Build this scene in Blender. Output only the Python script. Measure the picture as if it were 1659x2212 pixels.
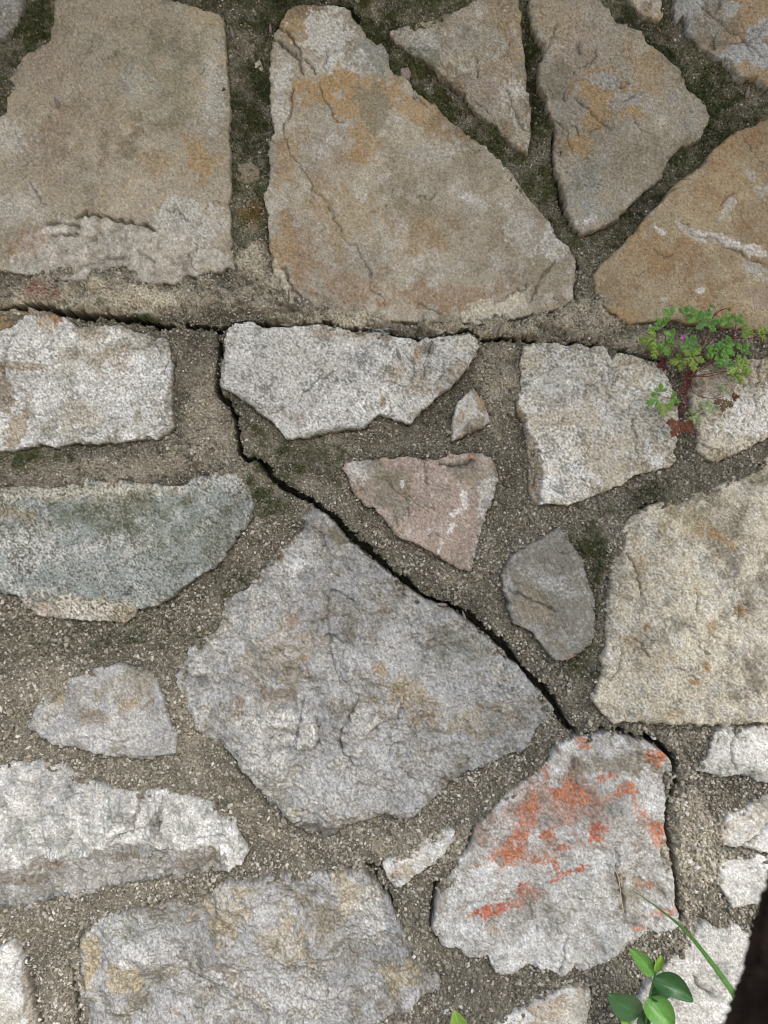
import bpy, math
import numpy as np
from mathutils import Vector

# ------------------------------------------------------------------ camera, world, sun, exposure
for o in list(bpy.data.objects):
    bpy.data.objects.remove(o)
scn = bpy.context.scene
COL = scn.collection
S = 0.0004                 # metres of wall per unit of the wall's own drawing grid
ZC = 1.25                  # height of the eye above the ground
DIST = 0.639               # eye to wall
cam = bpy.data.cameras.new('camera')
cam.sensor_fit = 'VERTICAL'; cam.sensor_height = 36; cam.lens = 26
cam.clip_start = 0.02; cam.clip_end = 500
cam.dof.use_dof = True; cam.dof.focus_distance = DIST; cam.dof.aperture_fstop = 7.0
camo = bpy.data.objects.new('camera', cam); COL.objects.link(camo)
camo.location = (0, -DIST, ZC); camo.rotation_euler = (math.radians(90), 0, 0)
scn.camera = camo

SUN_EL, SUN_AZ = math.radians(44), math.radians(158)   # azimuth clockwise from +Y
world = bpy.data.worlds.new('World'); scn.world = world; world.use_nodes = True
wn = world.node_tree; wn.nodes.clear()
sky = wn.nodes.new('ShaderNodeTexSky'); sky.sky_type = 'NISHITA'; sky.sun_disc = False
sky.sun_elevation = SUN_EL; sky.sun_rotation = SUN_AZ
sky.dust_density = 3; sky.air_density = 1.0; sky.ozone_density = 1.0
bg = wn.nodes.new('ShaderNodeBackground'); bg.inputs['Strength'].default_value = 0.15
wo = wn.nodes.new('ShaderNodeOutputWorld')
wn.links.new(sky.outputs[0], bg.inputs[0]); wn.links.new(bg.outputs[0], wo.inputs[0])
sun = bpy.data.lights.new('sun', 'SUN'); sun.energy = 1.25; sun.angle = math.radians(20)
sun.color = (1.0, 0.975, 0.94)
suno = bpy.data.objects.new('sun', sun); COL.objects.link(suno)
sd = Vector((math.sin(SUN_AZ) * math.cos(SUN_EL), math.cos(SUN_AZ) * math.cos(SUN_EL), math.sin(SUN_EL)))
suno.rotation_euler = sd.to_track_quat('Z', 'Y').to_euler(); suno.location = (0.5, -3, 4)
vs = scn.view_settings
vs.view_transform = 'Standard'; vs.look = 'None'; vs.gamma = 1; vs.exposure = 1.25
vs.use_curve_mapping = False
scn.cycles.filter_width = 1.0

# ------------------------------------------------------------------ helpers
R = np.random.default_rng(11)
def lin(c):
    c = np.asarray(c, float) / 255.0
    return np.where(c <= 0.04045, c / 12.92, ((c + 0.055) / 1.055) ** 2.4)
def sm(a, b, x):
    t = np.clip((x - a) / (b - a), 0, 1); return t * t * (3 - 2 * t)
def P(u, v, d=0.0):
    """wall drawing grid (u right, v down) and d millimetres out of the wall -> metres"""
    return ((u - 829.5) * S, -d * 0.001, ZC + (1106 - v) * S)
def P3(u, v, d=0.0):
    """the same for things standing off the wall: (u, v) is where the eye sees them against it"""
    k = 1 - d * 0.001 / DIST
    return ((u - 829.5) * S * k, -d * 0.001, ZC + (1106 - v) * S * k)
def mesh_obj(name, verts, faces, mat, parent=None, colors=None, smooth=True, quads=None):
    me = bpy.data.meshes.new(name)
    v = np.asarray(verts, np.float32); f = np.asarray(faces, np.int32)
    n, k = f.shape
    me.vertices.add(len(v)); me.vertices.foreach_set('co', v.ravel())
    me.loops.add(n * k); me.loops.foreach_set('vertex_index', f.ravel())
    me.polygons.add(n); me.polygons.foreach_set('loop_start', np.arange(0, n * k, k, dtype=np.int32))
    me.polygons.foreach_set('use_smooth', np.full(n, smooth))
    if colors is not None:
        a = me.color_attributes.new('Col', 'FLOAT_COLOR', 'POINT')
        c = np.ones((len(v), 4), np.float32); c[:, :3] = colors
        a.data.foreach_set('color', c.ravel())
    me.update(calc_edges=True); me.validate()
    me.materials.append(mat)
    o = bpy.data.objects.new(name, me); COL.objects.link(o)
    if parent: o.parent = parent
    return o
def empty(name, loc, label, cat, group=None):
    o = bpy.data.objects.new(name, None); COL.objects.link(o); o.location = loc
    o.empty_display_size = 0.02
    tag(o, label, cat, group); return o
def tag(o, label, cat, group=None):
    o['label'] = label; o['category'] = cat
    if group: o['group'] = group
def child(o, root):
    """parent keeping the mesh where it stands (meshes are in world metres)"""
    o.parent = root
    o.location = -root.location
def material(name, rough=0.85, spec=0.25, grain=700.0, grain_amt=0.25, bump=0.35, bscale=900.0, attr=True, base=(0.3, 0.3, 0.3),
             translucent=0.0, coat=0.0):
    m = bpy.data.materials.new(name); m.use_nodes = True
    nt = m.node_tree; nd = nt.nodes; b = nd['Principled BSDF']
    b.inputs['Roughness'].default_value = rough
    b.inputs['Specular IOR Level'].default_value = spec
    tc = nd.new('ShaderNodeTexCoord')
    n1 = nd.new('ShaderNodeTexNoise'); n1.inputs['Scale'].default_value = grain; n1.inputs['Detail'].default_value = 4
    nt.links.new(tc.outputs['Object'], n1.inputs['Vector'])
    mr = nd.new('ShaderNodeMapRange'); mr.inputs[1].default_value = 0.3; mr.inputs[2].default_value = 0.7
    mr.inputs[3].default_value = 1 - grain_amt; mr.inputs[4].default_value = 1 + grain_amt
    nt.links.new(n1.outputs['Fac'], mr.inputs[0])
    mx = nd.new('ShaderNodeMix'); mx.data_type = 'RGBA'; mx.blend_type = 'MULTIPLY'; mx.inputs[0].default_value = 1
    if attr:
        at = nd.new('ShaderNodeAttribute'); at.attribute_name = 'Col'
        nt.links.new(at.outputs['Color'], mx.inputs[6])
    else:
        mx.inputs[6].default_value = (*base, 1)
    nt.links.new(mr.outputs[0], mx.inputs[7])
    nt.links.new(mx.outputs[2], b.inputs['Base Color'])
    if bump:
        n2 = nd.new('ShaderNodeTexNoise'); n2.inputs['Scale'].default_value = bscale; n2.inputs['Detail'].default_value = 5
        n2.inputs['Roughness'].default_value = 0.6
        nt.links.new(tc.outputs['Object'], n2.inputs['Vector'])
        bp = nd.new('ShaderNodeBump'); bp.inputs['Strength'].default_value = 1.0; bp.inputs['Distance'].default_value = bump * 0.001
        nt.links.new(n2.outputs['Fac'], bp.inputs['Height']); nt.links.new(bp.outputs[0], b.inputs['Normal'])
    if translucent:
        tr = nd.new('ShaderNodeBsdfTranslucent'); ms = nd.new('ShaderNodeMixShader'); ms.inputs[0].default_value = translucent
        nt.links.new(mx.outputs[2], tr.inputs['Color'])
        out = nd['Material Output']
        nt.links.new(b.outputs[0], ms.inputs[1]); nt.links.new(tr.outputs[0], ms.inputs[2]); nt.links.new(ms.outputs[0], out.inputs[0])
    return m

# ------------------------------------------------------------------ noise fields on the wall grid
H = 2.4                               # grid step
U0, V0 = -96.0, -96.0
NU, NV = 772, 1003
M = 1024
fy = np.fft.fftfreq(M)[:, None]; fx = np.fft.rfftfreq(M)[None, :]
FR = np.sqrt(fx * fx + fy * fy) / H; FR[0, 0] = 1
def spec(beta, wlo, whi, seed, ax=1.0, ay=1.0):
    r = np.random.default_rng(seed)
    f = np.fft.rfft2(r.standard_normal((M, M)))
    fr = np.sqrt((fx * ax) ** 2 + (fy * ay) ** 2) / H; fr[0, 0] = 1
    band = sm(1 / (whi * 1.4), 1 / whi, fr) * (1 - sm(1 / wlo, 1.4 / wlo, fr))
    a = np.fft.irfft2(f * band * fr ** (-beta / 2), s=(M, M))
    return ((a - a.mean()) / a.std()).astype(np.float32)
N_low = spec(2.0, 160, 700, 1)
N_mid = spec(2.2, 45, 240, 2)
N_sm = spec(2.0, 14, 60, 3)
N_fine = spec(0.8, 6.5, 16, 4)
N_wht = spec(0.0, 4.8, 8.5, 5)
F_terr = spec(3.2, 6, 600, 6)        # terrain-like
F_rock = spec(3.5, 8, 260, 7)
F_b = spec(3.0, 8, 420, 8)
F_lay = spec(3.2, 8, 300, 9, ax=0.35, ay=1.0)   # long layers
LAYERS = dict(low=N_low, mid=N_mid, sm=N_sm, fine=N_fine, wht=N_wht, terr=F_terr, rock=F_rock, b=F_b, lay=F_lay)
def win(name, j0, j1, i0, i1, oj=0, oi=0):
    F = LAYERS[name]
    return F[np.ix_((np.arange(j0, j1) + oj) % M, (np.arange(i0, i1) + oi) % M)]
def seg_dist(px, py, poly, closed=True):
    """distance to a polyline; for a closed one the inside test too"""
    best = np.full(px.shape, 1e9); inside = np.zeros(px.shape, bool)
    n = len(poly)
    for k in range(n if closed else n - 1):
        ax, ay = poly[k]; bx, by = poly[(k + 1) % n]
        dx, dy = bx - ax, by - ay; L = dx * dx + dy * dy + 1e-9
        t = np.clip(((px - ax) * dx + (py - ay) * dy) / L, 0, 1)
        d = (px - ax - t * dx) ** 2 + (py - ay - t * dy) ** 2
        np.minimum(best, d, out=best)
        if closed and ay != by:
            c = ((ay > py) != (by > py)) & (px < (bx - ax) * (py - ay) / (by - ay) + ax)
            inside ^= c
    best = np.sqrt(best)
    return (np.where(inside, best, -best) if closed else best)
def poly_dist_w(px, py, pts):
    """distance minus local half width to a polyline of (u, v, width)"""
    best = np.full(px.shape, 1e9)
    for (ax, ay, aw), (bx, by, bw) in zip(pts[:-1], pts[1:]):
        dx, dy = bx - ax, by - ay; L = dx * dx + dy * dy + 1e-9
        t = np.clip(((px - ax) * dx + (py - ay) * dy) / L, 0, 1)
        d = np.sqrt((px - ax - t * dx) ** 2 + (py - ay - t * dy) ** 2) - 0.5 * (aw + t * (bw - aw))
        np.minimum(best, d, out=best)
    return best

m_stone = material('limestone', rough=0.9, spec=0.2, grain=520, grain_amt=0.2, bump=0.26, bscale=700)
m_mortar = material('gritty_mortar', rough=0.95, spec=0.12, grain=900, grain_amt=0.3, bump=0.5, bscale=1100)
m_grit = material('mortar_grit', rough=0.85, spec=0.25, grain=1500, grain_amt=0.2, bump=0.15, bscale=1500)

wall = empty('stone_wall', (0, 0.05, 0), 'rubble stone wall of pale limestone blocks set in cracked gritty mortar', 'wall')

# global fields: signed distance to the nearest stone, its face height
G = np.full((NV, NU), -1e3, np.float32)
HS = np.full((NV, NU), -1e3, np.float32)
UG = U0 + H * np.arange(NU); VG = V0 + H * np.arange(NV)

C = dict(grey=(158, 159, 159), lgrey=(189, 189, 186), white=(220, 221, 221), beige=(157, 150, 136), warm=(192, 186, 172), cream=(188, 183, 168), tan=(160, 146, 122),
         ochre=(160, 136, 102), rust=(140, 108, 80), brown=(124, 108, 88), dgrey=(116, 114, 108), blue=(138, 145, 142),
         green=(92, 98, 76), moss=(66, 74, 46), pink=(158, 144, 135), orange=(194, 120, 84), red=(186, 96, 62), dark=(74, 70, 60),
         gbrown=(136, 128, 112), yellow=(176, 162, 126), purple=(116, 84, 76))
def blend_patch(col, hgt, uu, vv, nm, ns, nf, patches):
    for p in patches:
        cx, cy, rx, ry, ang, c, st = p[:7]
        sharp = p[7] if len(p) > 7 else 0.35
        dz = p[8] if len(p) > 8 else 0.0
        a = math.radians(ang); dx, dy = uu - cx, vv - cy
        x = (dx * math.cos(a) + dy * math.sin(a)) / rx; y = (-dx * math.sin(a) + dy * math.cos(a)) / ry
        q = 1 - np.sqrt(x * x + y * y) + 0.22 * nm + 0.16 * ns + 0.05 * nf
        m = sm(0, sharp, q) * st
        if dz:
            qd = 1 - np.sqrt(x * x + y * y) + 0.22 * nm + 0.07 * ns
            hgt += dz * sm(0, min(0.5, max(0.12, 9.0 / min(rx, ry))), qd)
        if c is not None:
            if c in ('orange', 'red'): m = m * (0.42 + 0.7 * sm(-0.9, 0.7, nf + 0.8 * np.roll(ns, 40, 0)))
            m = np.clip(m * (1 + 0.25 * nf), 0, 1)[..., None]
            col[:] = col * (1 - m) + lin(C[c]) * m
def stone(poly, label=None, d0=0.0, tilt=(0, 0), r=7, edge=4.0, rough=0.35, mid=1.2, flake=0.0, chip=2.0, pal=('grey', 'dgrey', 'white'),
          w=(0.3, 0.35), patches=(), cracks=(), gain=1.0, speck=0.16, terr='terr', jag=1.5, name='stone', depth=26, pits=0.25, dirt=0.35, lich=0.4, facet=0.0, nfac=9, faces=()):
    r, edge, chip, jag = 1.5 + r * 0.35, edge * 0.45, chip * 0.6, jag * 0.85
    poly = np.asarray(poly, float)
    u1, v1 = poly.min(0) - 10; u2, v2 = poly.max(0) + 10
    i0 = max(0, int((u1 - U0) / H)); i1 = min(NU, int((u2 - U0) / H) + 2)
    j0 = max(0, int((v1 - V0) / H)); j1 = min(NV, int((v2 - V0) / H) + 2)
    oi, oj = R.integers(0, M, 2)
    uu, vv = np.meshgrid(UG[i0:i1], VG[j0:j1])
    L = lambda nme: win(nme, j0, j1, i0, i1, oj, oi)
    nl, nm, ns, nf, nw, nr, nb = L('low'), L('mid'), L('sm'), L('fine'), L('wht'), L(terr), L('b')
    d = seg_dist(uu, vv, poly) + jag * ns * 1.0 + jag * 0.18 * nf
    if len(poly) < 14: d += 0
    cx, cy = poly.mean(0)
    hgt = d0 + tilt[0] * (uu - cx) / 100 + tilt[1] * (vv - cy) / 100 + mid * nr + rough * 0.75 * (0.38 * nf + 0.22 * nw + 0.9 * ns) * (0.65 + 0.5 * sm(-1, 1.2, np.roll(nm, 70, 0)))
    if facet:
        rg = np.random.default_rng(int(abs(cx) * 7 + abs(cy)))
        wu, wv = uu + 5 * ns + 7 * nm, vv + 5 * np.roll(ns, 50, 0) + 7 * np.roll(nm, 90, 1)
        best = np.full(uu.shape, 1e9); sx, sy = max(np.ptp(poly[:, 0]), 60), max(np.ptp(poly[:, 1]), 60)
        for q_ in range(nfac):
            a_ = rg.uniform(0, 2 * math.pi); rr_ = rg.uniform(0.05, 0.42)
            px, py = cx + sx * rr_ * math.cos(a_), cy + sy * rr_ * math.sin(a_)
            sl = facet * rg.uniform(0.3, 1.0) / 100; b_ = a_ + rg.normal(0, 0.7)
            best = np.minimum(best, rg.uniform(0, 0.8) * facet * 0.5 - sl * ((wu - px) * math.cos(b_) + (wv - py) * math.sin(b_)))
        hgt += best.clip(-3.2 * facet, 3) + 0.15 * facet
    if flake:
        T = nb * 1.25; fr = T - np.floor(T)
        hgt += flake * (np.floor(T) + sm(0.46, 0.54, fr) - 0.35 * (fr - 0.5))
        T2 = (L('rock') + 0.7 * nb) * 1.2; fr = T2 - np.floor(T2)
        hgt += 0.28 * flake * (np.floor(T2) + sm(0.42, 0.58, fr))
    pit = sm(1.5, 2.3, nf * 0.8 + nw * 0.8); hgt -= pits * 1.6 * pit
    er = np.clip(1 - d / (r * (1 + 0.5 * nm.clip(-1.4, 1.6))), 0, 1)
    hgt -= edge * (1 - np.sqrt(1 - er ** 2 * 0.999))
    cm = sm(0.1, 0.9, nm + 0.5 * ns) * (1 - sm(8, 17, d + 6 * ns))
    hgt -= chip * cm
    # colour
    b, dk, lt = (lin(C[k]) for k in pal)
    col = np.ones(uu.shape + (3,)) * b
    a1 = (sm(-0.2, 1.6, nm + 0.6 * ns + 0.35 * nf) * w[0] * 1.6).clip(0, 1)[..., None]
    col = col * (1 - a1) + dk * a1
    n2 = np.roll(nm, 37, 0) * 0.8 + np.roll(ns, 11, 1) * 0.9 + 0.6 * nw
    a2 = (sm(0.2, 1.9, n2) * w[1] * 1.5).clip(0, 1)[..., None]
    col = col * (1 - a2) + lt * a2
    col *= (1 + 0.05 * nl + 0.06 * nb)[..., None]
    blend_patch(col, hgt, uu, vv, nm, ns, nf, patches)
    for fp, ridge, drop, slope, c, st in faces:      # cleaved faces stepping down (or up) from a broken edge
        wu, wv = uu + 2.0 * ns + 1.0 * nf, vv + 2.0 * np.roll(ns, 33, 0) + 1.0 * np.roll(nf, 12, 1)
        m = sm(-2.5, 2.5, seg_dist(wu, wv, fp))
        hgt -= m * (drop + (slope / 100 * seg_dist(wu, wv, ridge, closed=False) if slope else 0))
        if c:
            mc = (m * st * (0.9 + 0.2 * ns)).clip(0, 1)[..., None]; col = col * (1 - mc) + lin(C[c]) * mc
            col *= 1 + 0.1 * (m * (nm + ns))[..., None]
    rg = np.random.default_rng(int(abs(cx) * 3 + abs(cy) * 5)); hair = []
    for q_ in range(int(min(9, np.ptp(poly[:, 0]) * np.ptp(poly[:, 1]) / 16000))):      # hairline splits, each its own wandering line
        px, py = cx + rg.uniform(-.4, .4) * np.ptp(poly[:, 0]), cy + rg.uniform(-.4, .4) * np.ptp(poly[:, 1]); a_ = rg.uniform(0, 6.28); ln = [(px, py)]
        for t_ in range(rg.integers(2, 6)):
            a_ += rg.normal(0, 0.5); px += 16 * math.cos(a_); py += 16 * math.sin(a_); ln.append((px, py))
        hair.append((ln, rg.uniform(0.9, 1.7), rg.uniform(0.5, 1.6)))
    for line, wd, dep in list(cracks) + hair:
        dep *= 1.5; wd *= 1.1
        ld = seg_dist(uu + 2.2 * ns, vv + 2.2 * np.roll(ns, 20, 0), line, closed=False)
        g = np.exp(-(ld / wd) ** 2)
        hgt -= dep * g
        col *= (1 - 0.5 * np.exp(-(ld / (wd * 0.8)) ** 2))[..., None]  # dirt fill and shade of the split both put into the colour
    sc = 0.75 * np.roll(nf, 60, 0) + 0.8 * nw + 0.45 * np.roll(ns, 80, 1) + 0.4 * nm
    lm = (sm(0.6, 1.35, sc) * lich * 1.15).clip(0, 1)[..., None]; col = col * (1 - lm) + lin((72, 72, 60)) * lm
    wm = (sm(0.9, 2.2, np.roll(nf, 200, 1) + 0.5 * np.roll(nw, 9, 0) + 0.4 * nm) * 0.45)[..., None]; col = col * (1 - wm) + col * 1.5 * wm
    dm = (dirt * (1 - sm(0, 9, d + 3 * ns)) * sm(-1, 1, nm))[..., None]
    col = col * (1 - dm) + lin(C['gbrown']) * 0.6 * dm
    col *= (1 - 0.45 * pit)[..., None]
    sp = 1 + speck * (0.95 * nw + 0.6 * nf) + 0.08 * R.standard_normal(uu.shape)
    col = np.clip(col * sp.clip(0.35, 1.7)[..., None] * gain, 0.012, 0.82)
    # geometry: snap the outline, drop the sides into the wall
    gv, gu = np.gradient(d, H); gn = np.sqrt(gu * gu + gv * gv) + 1e-6; gu /= gn; gv /= gn
    gn = gn.clip(0.4, 2)
    on = np.abs(d) < 0.72 * H; out = d <= -0.72 * H; out2 = d <= -1.75 * H
    jt = R.uniform(-0.22, 0.22, uu.shape)
    sh = np.where(on, -d / gn, np.where(out2, (-0.75 * H - d) / gn, np.where(out, ((-0.38 + jt) * H - d) / gn, 0))); sh = sh.clip(-3.0 * H, 3.0 * H)
    u2_ = uu + gu * sh; v2_ = vv + gv * sh
    hh = np.where(out2, d0 - depth, np.where(out, hgt - 3.2 + 1.3 * nf + 6 * jt, hgt))
    keep = d > -3.1 * H
    idx = -np.ones(uu.shape, np.int64)
    c4 = keep[:-1, :-1] & keep[1:, :-1] & keep[:-1, 1:] & keep[1:, 1:]
    thr = -1.75 * H; anyin = (d[:-1, :-1] > thr) | (d[1:, :-1] > thr) | (d[:-1, 1:] > thr) | (d[1:, 1:] > thr)
    c4 &= anyin
    use = np.zeros(uu.shape, bool)
    for a_, b_ in ((0, 0), (1, 0), (0, 1), (1, 1)):
        use[a_:a_ + c4.shape[0], b_:b_ + c4.shape[1]] |= c4
    idx[use] = np.arange(use.sum())
    jj, ii = np.nonzero(c4)
    f = np.stack([idx[jj, ii], idx[jj + 1, ii], idx[jj + 1, ii + 1], idx[jj, ii + 1]], 1)
    x, y, z = P(u2_[use], v2_[use], hh[use])
    o = mesh_obj(name, np.stack([x, y, z], 1), f, m_stone, None, col[use])
    child(o, wall)
    if label: o['label'] = label
    g = G[j0:j1, i0:i1]; hs = HS[j0:j1, i0:i1]
    hs[:] = np.where(d > g, np.where(d > -1, hgt, hs), hs)
    np.maximum(g, d, out=g)
    return o

# ------------------------------------------------------------------ the stones in the photograph, one object each
# top course
RA = [(60, 500), (105, 486), (140, 480), (165, 470), (205, 466), (251, 476), (308, 485), (340, 500), (400, 508), (450, 530), (515, 560)]
FA = [(RA + [(520, 640), (0, 640), (30, 540)], RA, 1.1, 0.4, 'lgrey', 0.4)]
RS = [(-100, 1885), (0, 1882), (43, 1882), (60, 1866), (83, 1858), (116, 1855), (159, 1862), (179, 1852), (205, 1839), (231, 1829), (251, 1822), (291, 1825), (331, 1825), (374, 1839), (413, 1832), (463, 1829), (489, 1845), (496, 1868), (494, 1884)]
FS = [(RS + [(494, 1930), (200, 2000), (-100, 2050)], RS, 1.5, 9.0, 'dgrey', 0.55)]
FN = [([(737, 1600), (745, 1560), (762, 1535), (790, 1525), (868, 1522), (860, 1550), (830, 1558), (800, 1572), (790, 1590), (770, 1605), (748, 1630)], None, -3.2, 0, 'lgrey', 0.35),
      ([(640, 1605), (645, 1575), (652, 1545), (685, 1545), (692, 1590), (680, 1612), (655, 1620)], None, -3.0, 0, 'lgrey', 0.4),
      ([(545, 1530), (600, 1505), (645, 1515), (640, 1590), (612, 1660), (575, 1620)], [(545, 1530), (640, 1515)], 1.0, 3.0, 'lgrey', 0.3),
      ([(600, 1752), (640, 1768), (668, 1778), (700, 1790), (745, 1775), (740, 1830), (640, 1830)], [(600, 1752), (668, 1778), (745, 1775)], 1.5, 12, 'dgrey', 0.5),
      ([(930, 1330), (975, 1320), (1000, 1350), (960, 1372), (920, 1420), (895, 1370)], None, -1.6, 0, None, 0),
      ([(770, 1655), (860, 1600), (930, 1620), (1000, 1600), (1060, 1640), (960, 1710), (850, 1740), (780, 1720)], [(770, 1655), (860, 1600), (930, 1620), (1060, 1600)], 1.0, 3.0, None, 0),
      ([(700, 1270), (760, 1290), (770, 1310), (800, 1280), (830, 1330), (790, 1400), (730, 1420), (705, 1370)], None, 1.6, 0, None, 0),
      ([(400, 1440), (450, 1380), (520, 1400), (480, 1480), (420, 1530), (380, 1500)], [(450, 1380), (520, 1400), (480, 1480), (420, 1540)], 0.6, 3.5, 'lgrey', 0.3)]
FK = [([(1105, 884), (1128, 885), (1140, 930), (1162, 975), (1172, 1020), (1164, 1100), (1130, 1100), (1130, 1012), (1120, 955)], None, 4.5, 0, 'brown', 0.75),
      ([(1150, 860), (1190, 800), (1250, 790), (1262, 830), (1230, 870), (1160, 900)], None, -1.4, 0, 'lgrey', 0.4)]
stone([(125, -85), (122, 0), (119, 33), (112, 63), (107, 94), (73, 109), (55, 116), (36, 139), (31, 155), (20, 169), (35, 185), (26, 198), (15, 212),
       (14, 241), (0, 256), (-40, 262), (-85, 270), (-85, 585), (0, 585), (60, 592), (109, 602), (198, 606), (228, 600), (255, 594), (278, 606), (327, 612), (377, 613),
       (391, 609), (393, 598), (427, 593), (463, 588), (489, 580), (506, 583), (503, 549), (499, 542), (498, 463), (494, 440), (500, 413), (499, 377),
       (498, 337), (493, 294), (498, 238), (493, 192), (488, 126), (485, 60), (482, 40), (473, 30), (430, 20), (390, 7), (350, -5), (345, -85)],
      'broad brown and grey slab filling the upper left, with thin splits along its paler foot', faces=FA, speck=0.12, lich=0.3, d0=1.0, tilt=(0.1, -0.15), r=6, edge=3, rough=0.22, mid=0.9,
      flake=0.0, chip=0.8, pal=('beige', 'gbrown', 'tan'), w=(0.35, 0.32), gain=1.02, jag=1.3,
      patches=[(360, 200, 130, 150, 20, 'green', 0.28, 0.8), (130, 150, 70, 55, 0, 'pink', 0.35, 0.6), (110, 330, 70, 120, 10, 'pink', 0.22, 0.8),
               (430, 345, 45, 62, -30, 'ochre', 0.75, 0.4), (345, 360, 40, 40, 0, 'ochre', 0.4, 0.5), (300, 190, 45, 55, 20, 'lgrey', 0.35, 0.6), (460, 200, 30, 110, 0, 'lgrey', 0.45, 0.6),
               (200, 270, 160, 90, 0, 'brown', 0.35, 0.7), (440, 30, 60, 28, 20, 'tan', 0.5), (15, 300, 50, 60, 0, 'lgrey', 0.4, 0.6),
               (60, 520, 34, 36, 20, 'rust', 0.7, 0.3), (410, 470, 90, 50, 15, 'lgrey', 0.6, 0.4), (40, 440, 90, 60, 0, 'lgrey', 0.4, 0.6)],
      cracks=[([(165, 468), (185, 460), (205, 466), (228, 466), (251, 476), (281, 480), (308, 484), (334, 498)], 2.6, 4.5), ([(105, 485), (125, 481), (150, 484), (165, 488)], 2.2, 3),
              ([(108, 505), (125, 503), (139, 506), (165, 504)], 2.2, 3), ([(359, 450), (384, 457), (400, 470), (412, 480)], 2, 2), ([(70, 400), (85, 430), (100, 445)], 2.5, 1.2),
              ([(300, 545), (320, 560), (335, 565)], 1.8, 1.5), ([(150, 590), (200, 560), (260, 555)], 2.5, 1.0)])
stone([(618, 30), (641, 15), (681, 13), (721, 13), (740, 18), (757, 26), (760, 43), (780, 63), (793, 83), (823, 99), (840, 119), (843, 152), (856, 162),
       (876, 165), (893, 192), (916, 212), (942, 228), (962, 255), (995, 278), (1005, 291), (1021, 298), (1045, 314), (1078, 341), (1097, 364), (1120, 395),
       (1140, 425), (1165, 455), (1190, 488), (1203, 515), (1228, 535), (1245, 565), (1242, 600), (1236, 650), (1200, 668), (1125, 685), (1060, 700), (900, 696),
       (800, 690), (697, 676), (635, 668), (606, 655), (594, 645), (598, 625), (590, 588), (588, 549), (580, 529), (580, 476), (577, 450), (570, 427), (578, 403),
       (583, 374), (582, 351), (580, 308), (594, 284), (587, 265), (583, 212), (585, 179), (583, 146), (587, 99), (592, 76), (603, 63), (611, 43)],
      'tallest slab, top centre, with an ochre arc and a long wandering hairline split', lich=0.25, d0=1.2, tilt=(0, -0.1), r=5, edge=3, rough=0.2, mid=0.9, chip=1.0,
      pal=('beige', 'brown', 'lgrey'), w=(0.3, 0.22), gain=1.04, jag=1.4, speck=0.11,
      patches=[(980, 420, 240, 190, 40, 'gbrown', 0.55, 0.8), (740, 330, 80, 120, 0, 'pink', 0.3, 0.8), (672, 60, 60, 52, 0, 'ochre', 0.75, 0.3), (665, 28, 40, 20, 0, 'dark', 0.45, 0.5),
               (708, 90, 58, 62, 0, 'lgrey', 0.85, 0.14), (612, 165, 26, 45, 10, 'lgrey', 0.7, 0.3), (608, 240, 22, 36, 0, 'lgrey', 0.6, 0.3),
               (805, 120, 52, 44, 20, 'blue', 0.6, 0.35), (735, 150, 60, 38, 0, 'lgrey', 0.6, 0.3), (690, 195, 60, 42, 0, 'ochre', 0.9, 0.35), (752, 235, 48, 85, -25, 'ochre', 0.85, 0.35),
               (800, 190, 75, 22, 20, 'ochre', 0.7, 0.35), (890, 235, 110, 42, 22, 'ochre', 0.7, 0.4), (980, 275, 50, 18, 30, 'brown', 0.5), (792, 310, 40, 85, 0, 'ochre', 0.6, 0.5),
               (812, 240, 44, 52, -20, 'green', 0.35, 0.2), (812, 240, 48, 55, -20, 'gbrown', 0.65, 0.15), (620, 350, 34, 90, 10, 'ochre', 0.45, 0.5), (585, 340, 10, 50, 0, 'blue', 0.6, 0.4),
               (1085, 330, 50, 26, 40, 'lgrey', 0.7, 0.35), (760, 470, 60, 70, 0, 'tan', 0.6), (650, 560, 70, 130, 0, 'rust', 0.32, 0.8), (610, 540, 30, 60, 0, 'ochre', 0.5, 0.5), (700, 430, 40, 90, 30, 'ochre', 0.3, 0.7),
               (900, 520, 90, 50, 0, 'ochre', 0.35, 0.7), (1000, 640, 190, 34, 0, 'rust', 0.4, 0.6), (760, 620, 120, 40, 10, 'rust', 0.35, 0.6), (1180, 590, 60, 60, 0, 'gbrown', 0.7, 0.3, -1.5),
               (1080, 665, 75, 26, -18, 'cream', 0.8, 0.15, -1.6), (1195, 520, 36, 40, 30, 'lgrey', 0.6, 0.4), (607, 620, 24, 44, -15, 'cream', 0.85, 0.15, -2), (720, 300, 24, 18, 0, 'white', 0.25),
               (1010, 430, 50, 30, 20, 'white', 0.4, 0.7), (920, 330, 60, 30, 0, 'white', 0.22, 0.7), (1150, 610, 22, 90, -10, 'gbrown', 0.6, 0.4), (1130, 500, 30, 60, -20, 'lgrey', 0.4), (690, 330, 26, 20, 0, 'lgrey', 0.35)],
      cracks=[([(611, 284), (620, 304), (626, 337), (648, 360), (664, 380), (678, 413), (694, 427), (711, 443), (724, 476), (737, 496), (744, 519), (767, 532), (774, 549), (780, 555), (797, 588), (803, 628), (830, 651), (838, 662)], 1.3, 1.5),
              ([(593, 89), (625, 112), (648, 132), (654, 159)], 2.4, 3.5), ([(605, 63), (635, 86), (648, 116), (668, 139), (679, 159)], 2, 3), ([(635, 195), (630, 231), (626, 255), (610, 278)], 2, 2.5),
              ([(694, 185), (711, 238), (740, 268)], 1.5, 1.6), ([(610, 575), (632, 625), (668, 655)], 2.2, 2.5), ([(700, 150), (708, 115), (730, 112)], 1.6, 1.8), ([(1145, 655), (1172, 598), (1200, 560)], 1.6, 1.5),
              ([(907, 660), (935, 670), (950, 682)], 1.8, 1.6), ([(1065, 660), (1120, 626), (1150, 610)], 1.6, 1.6)])
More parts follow.
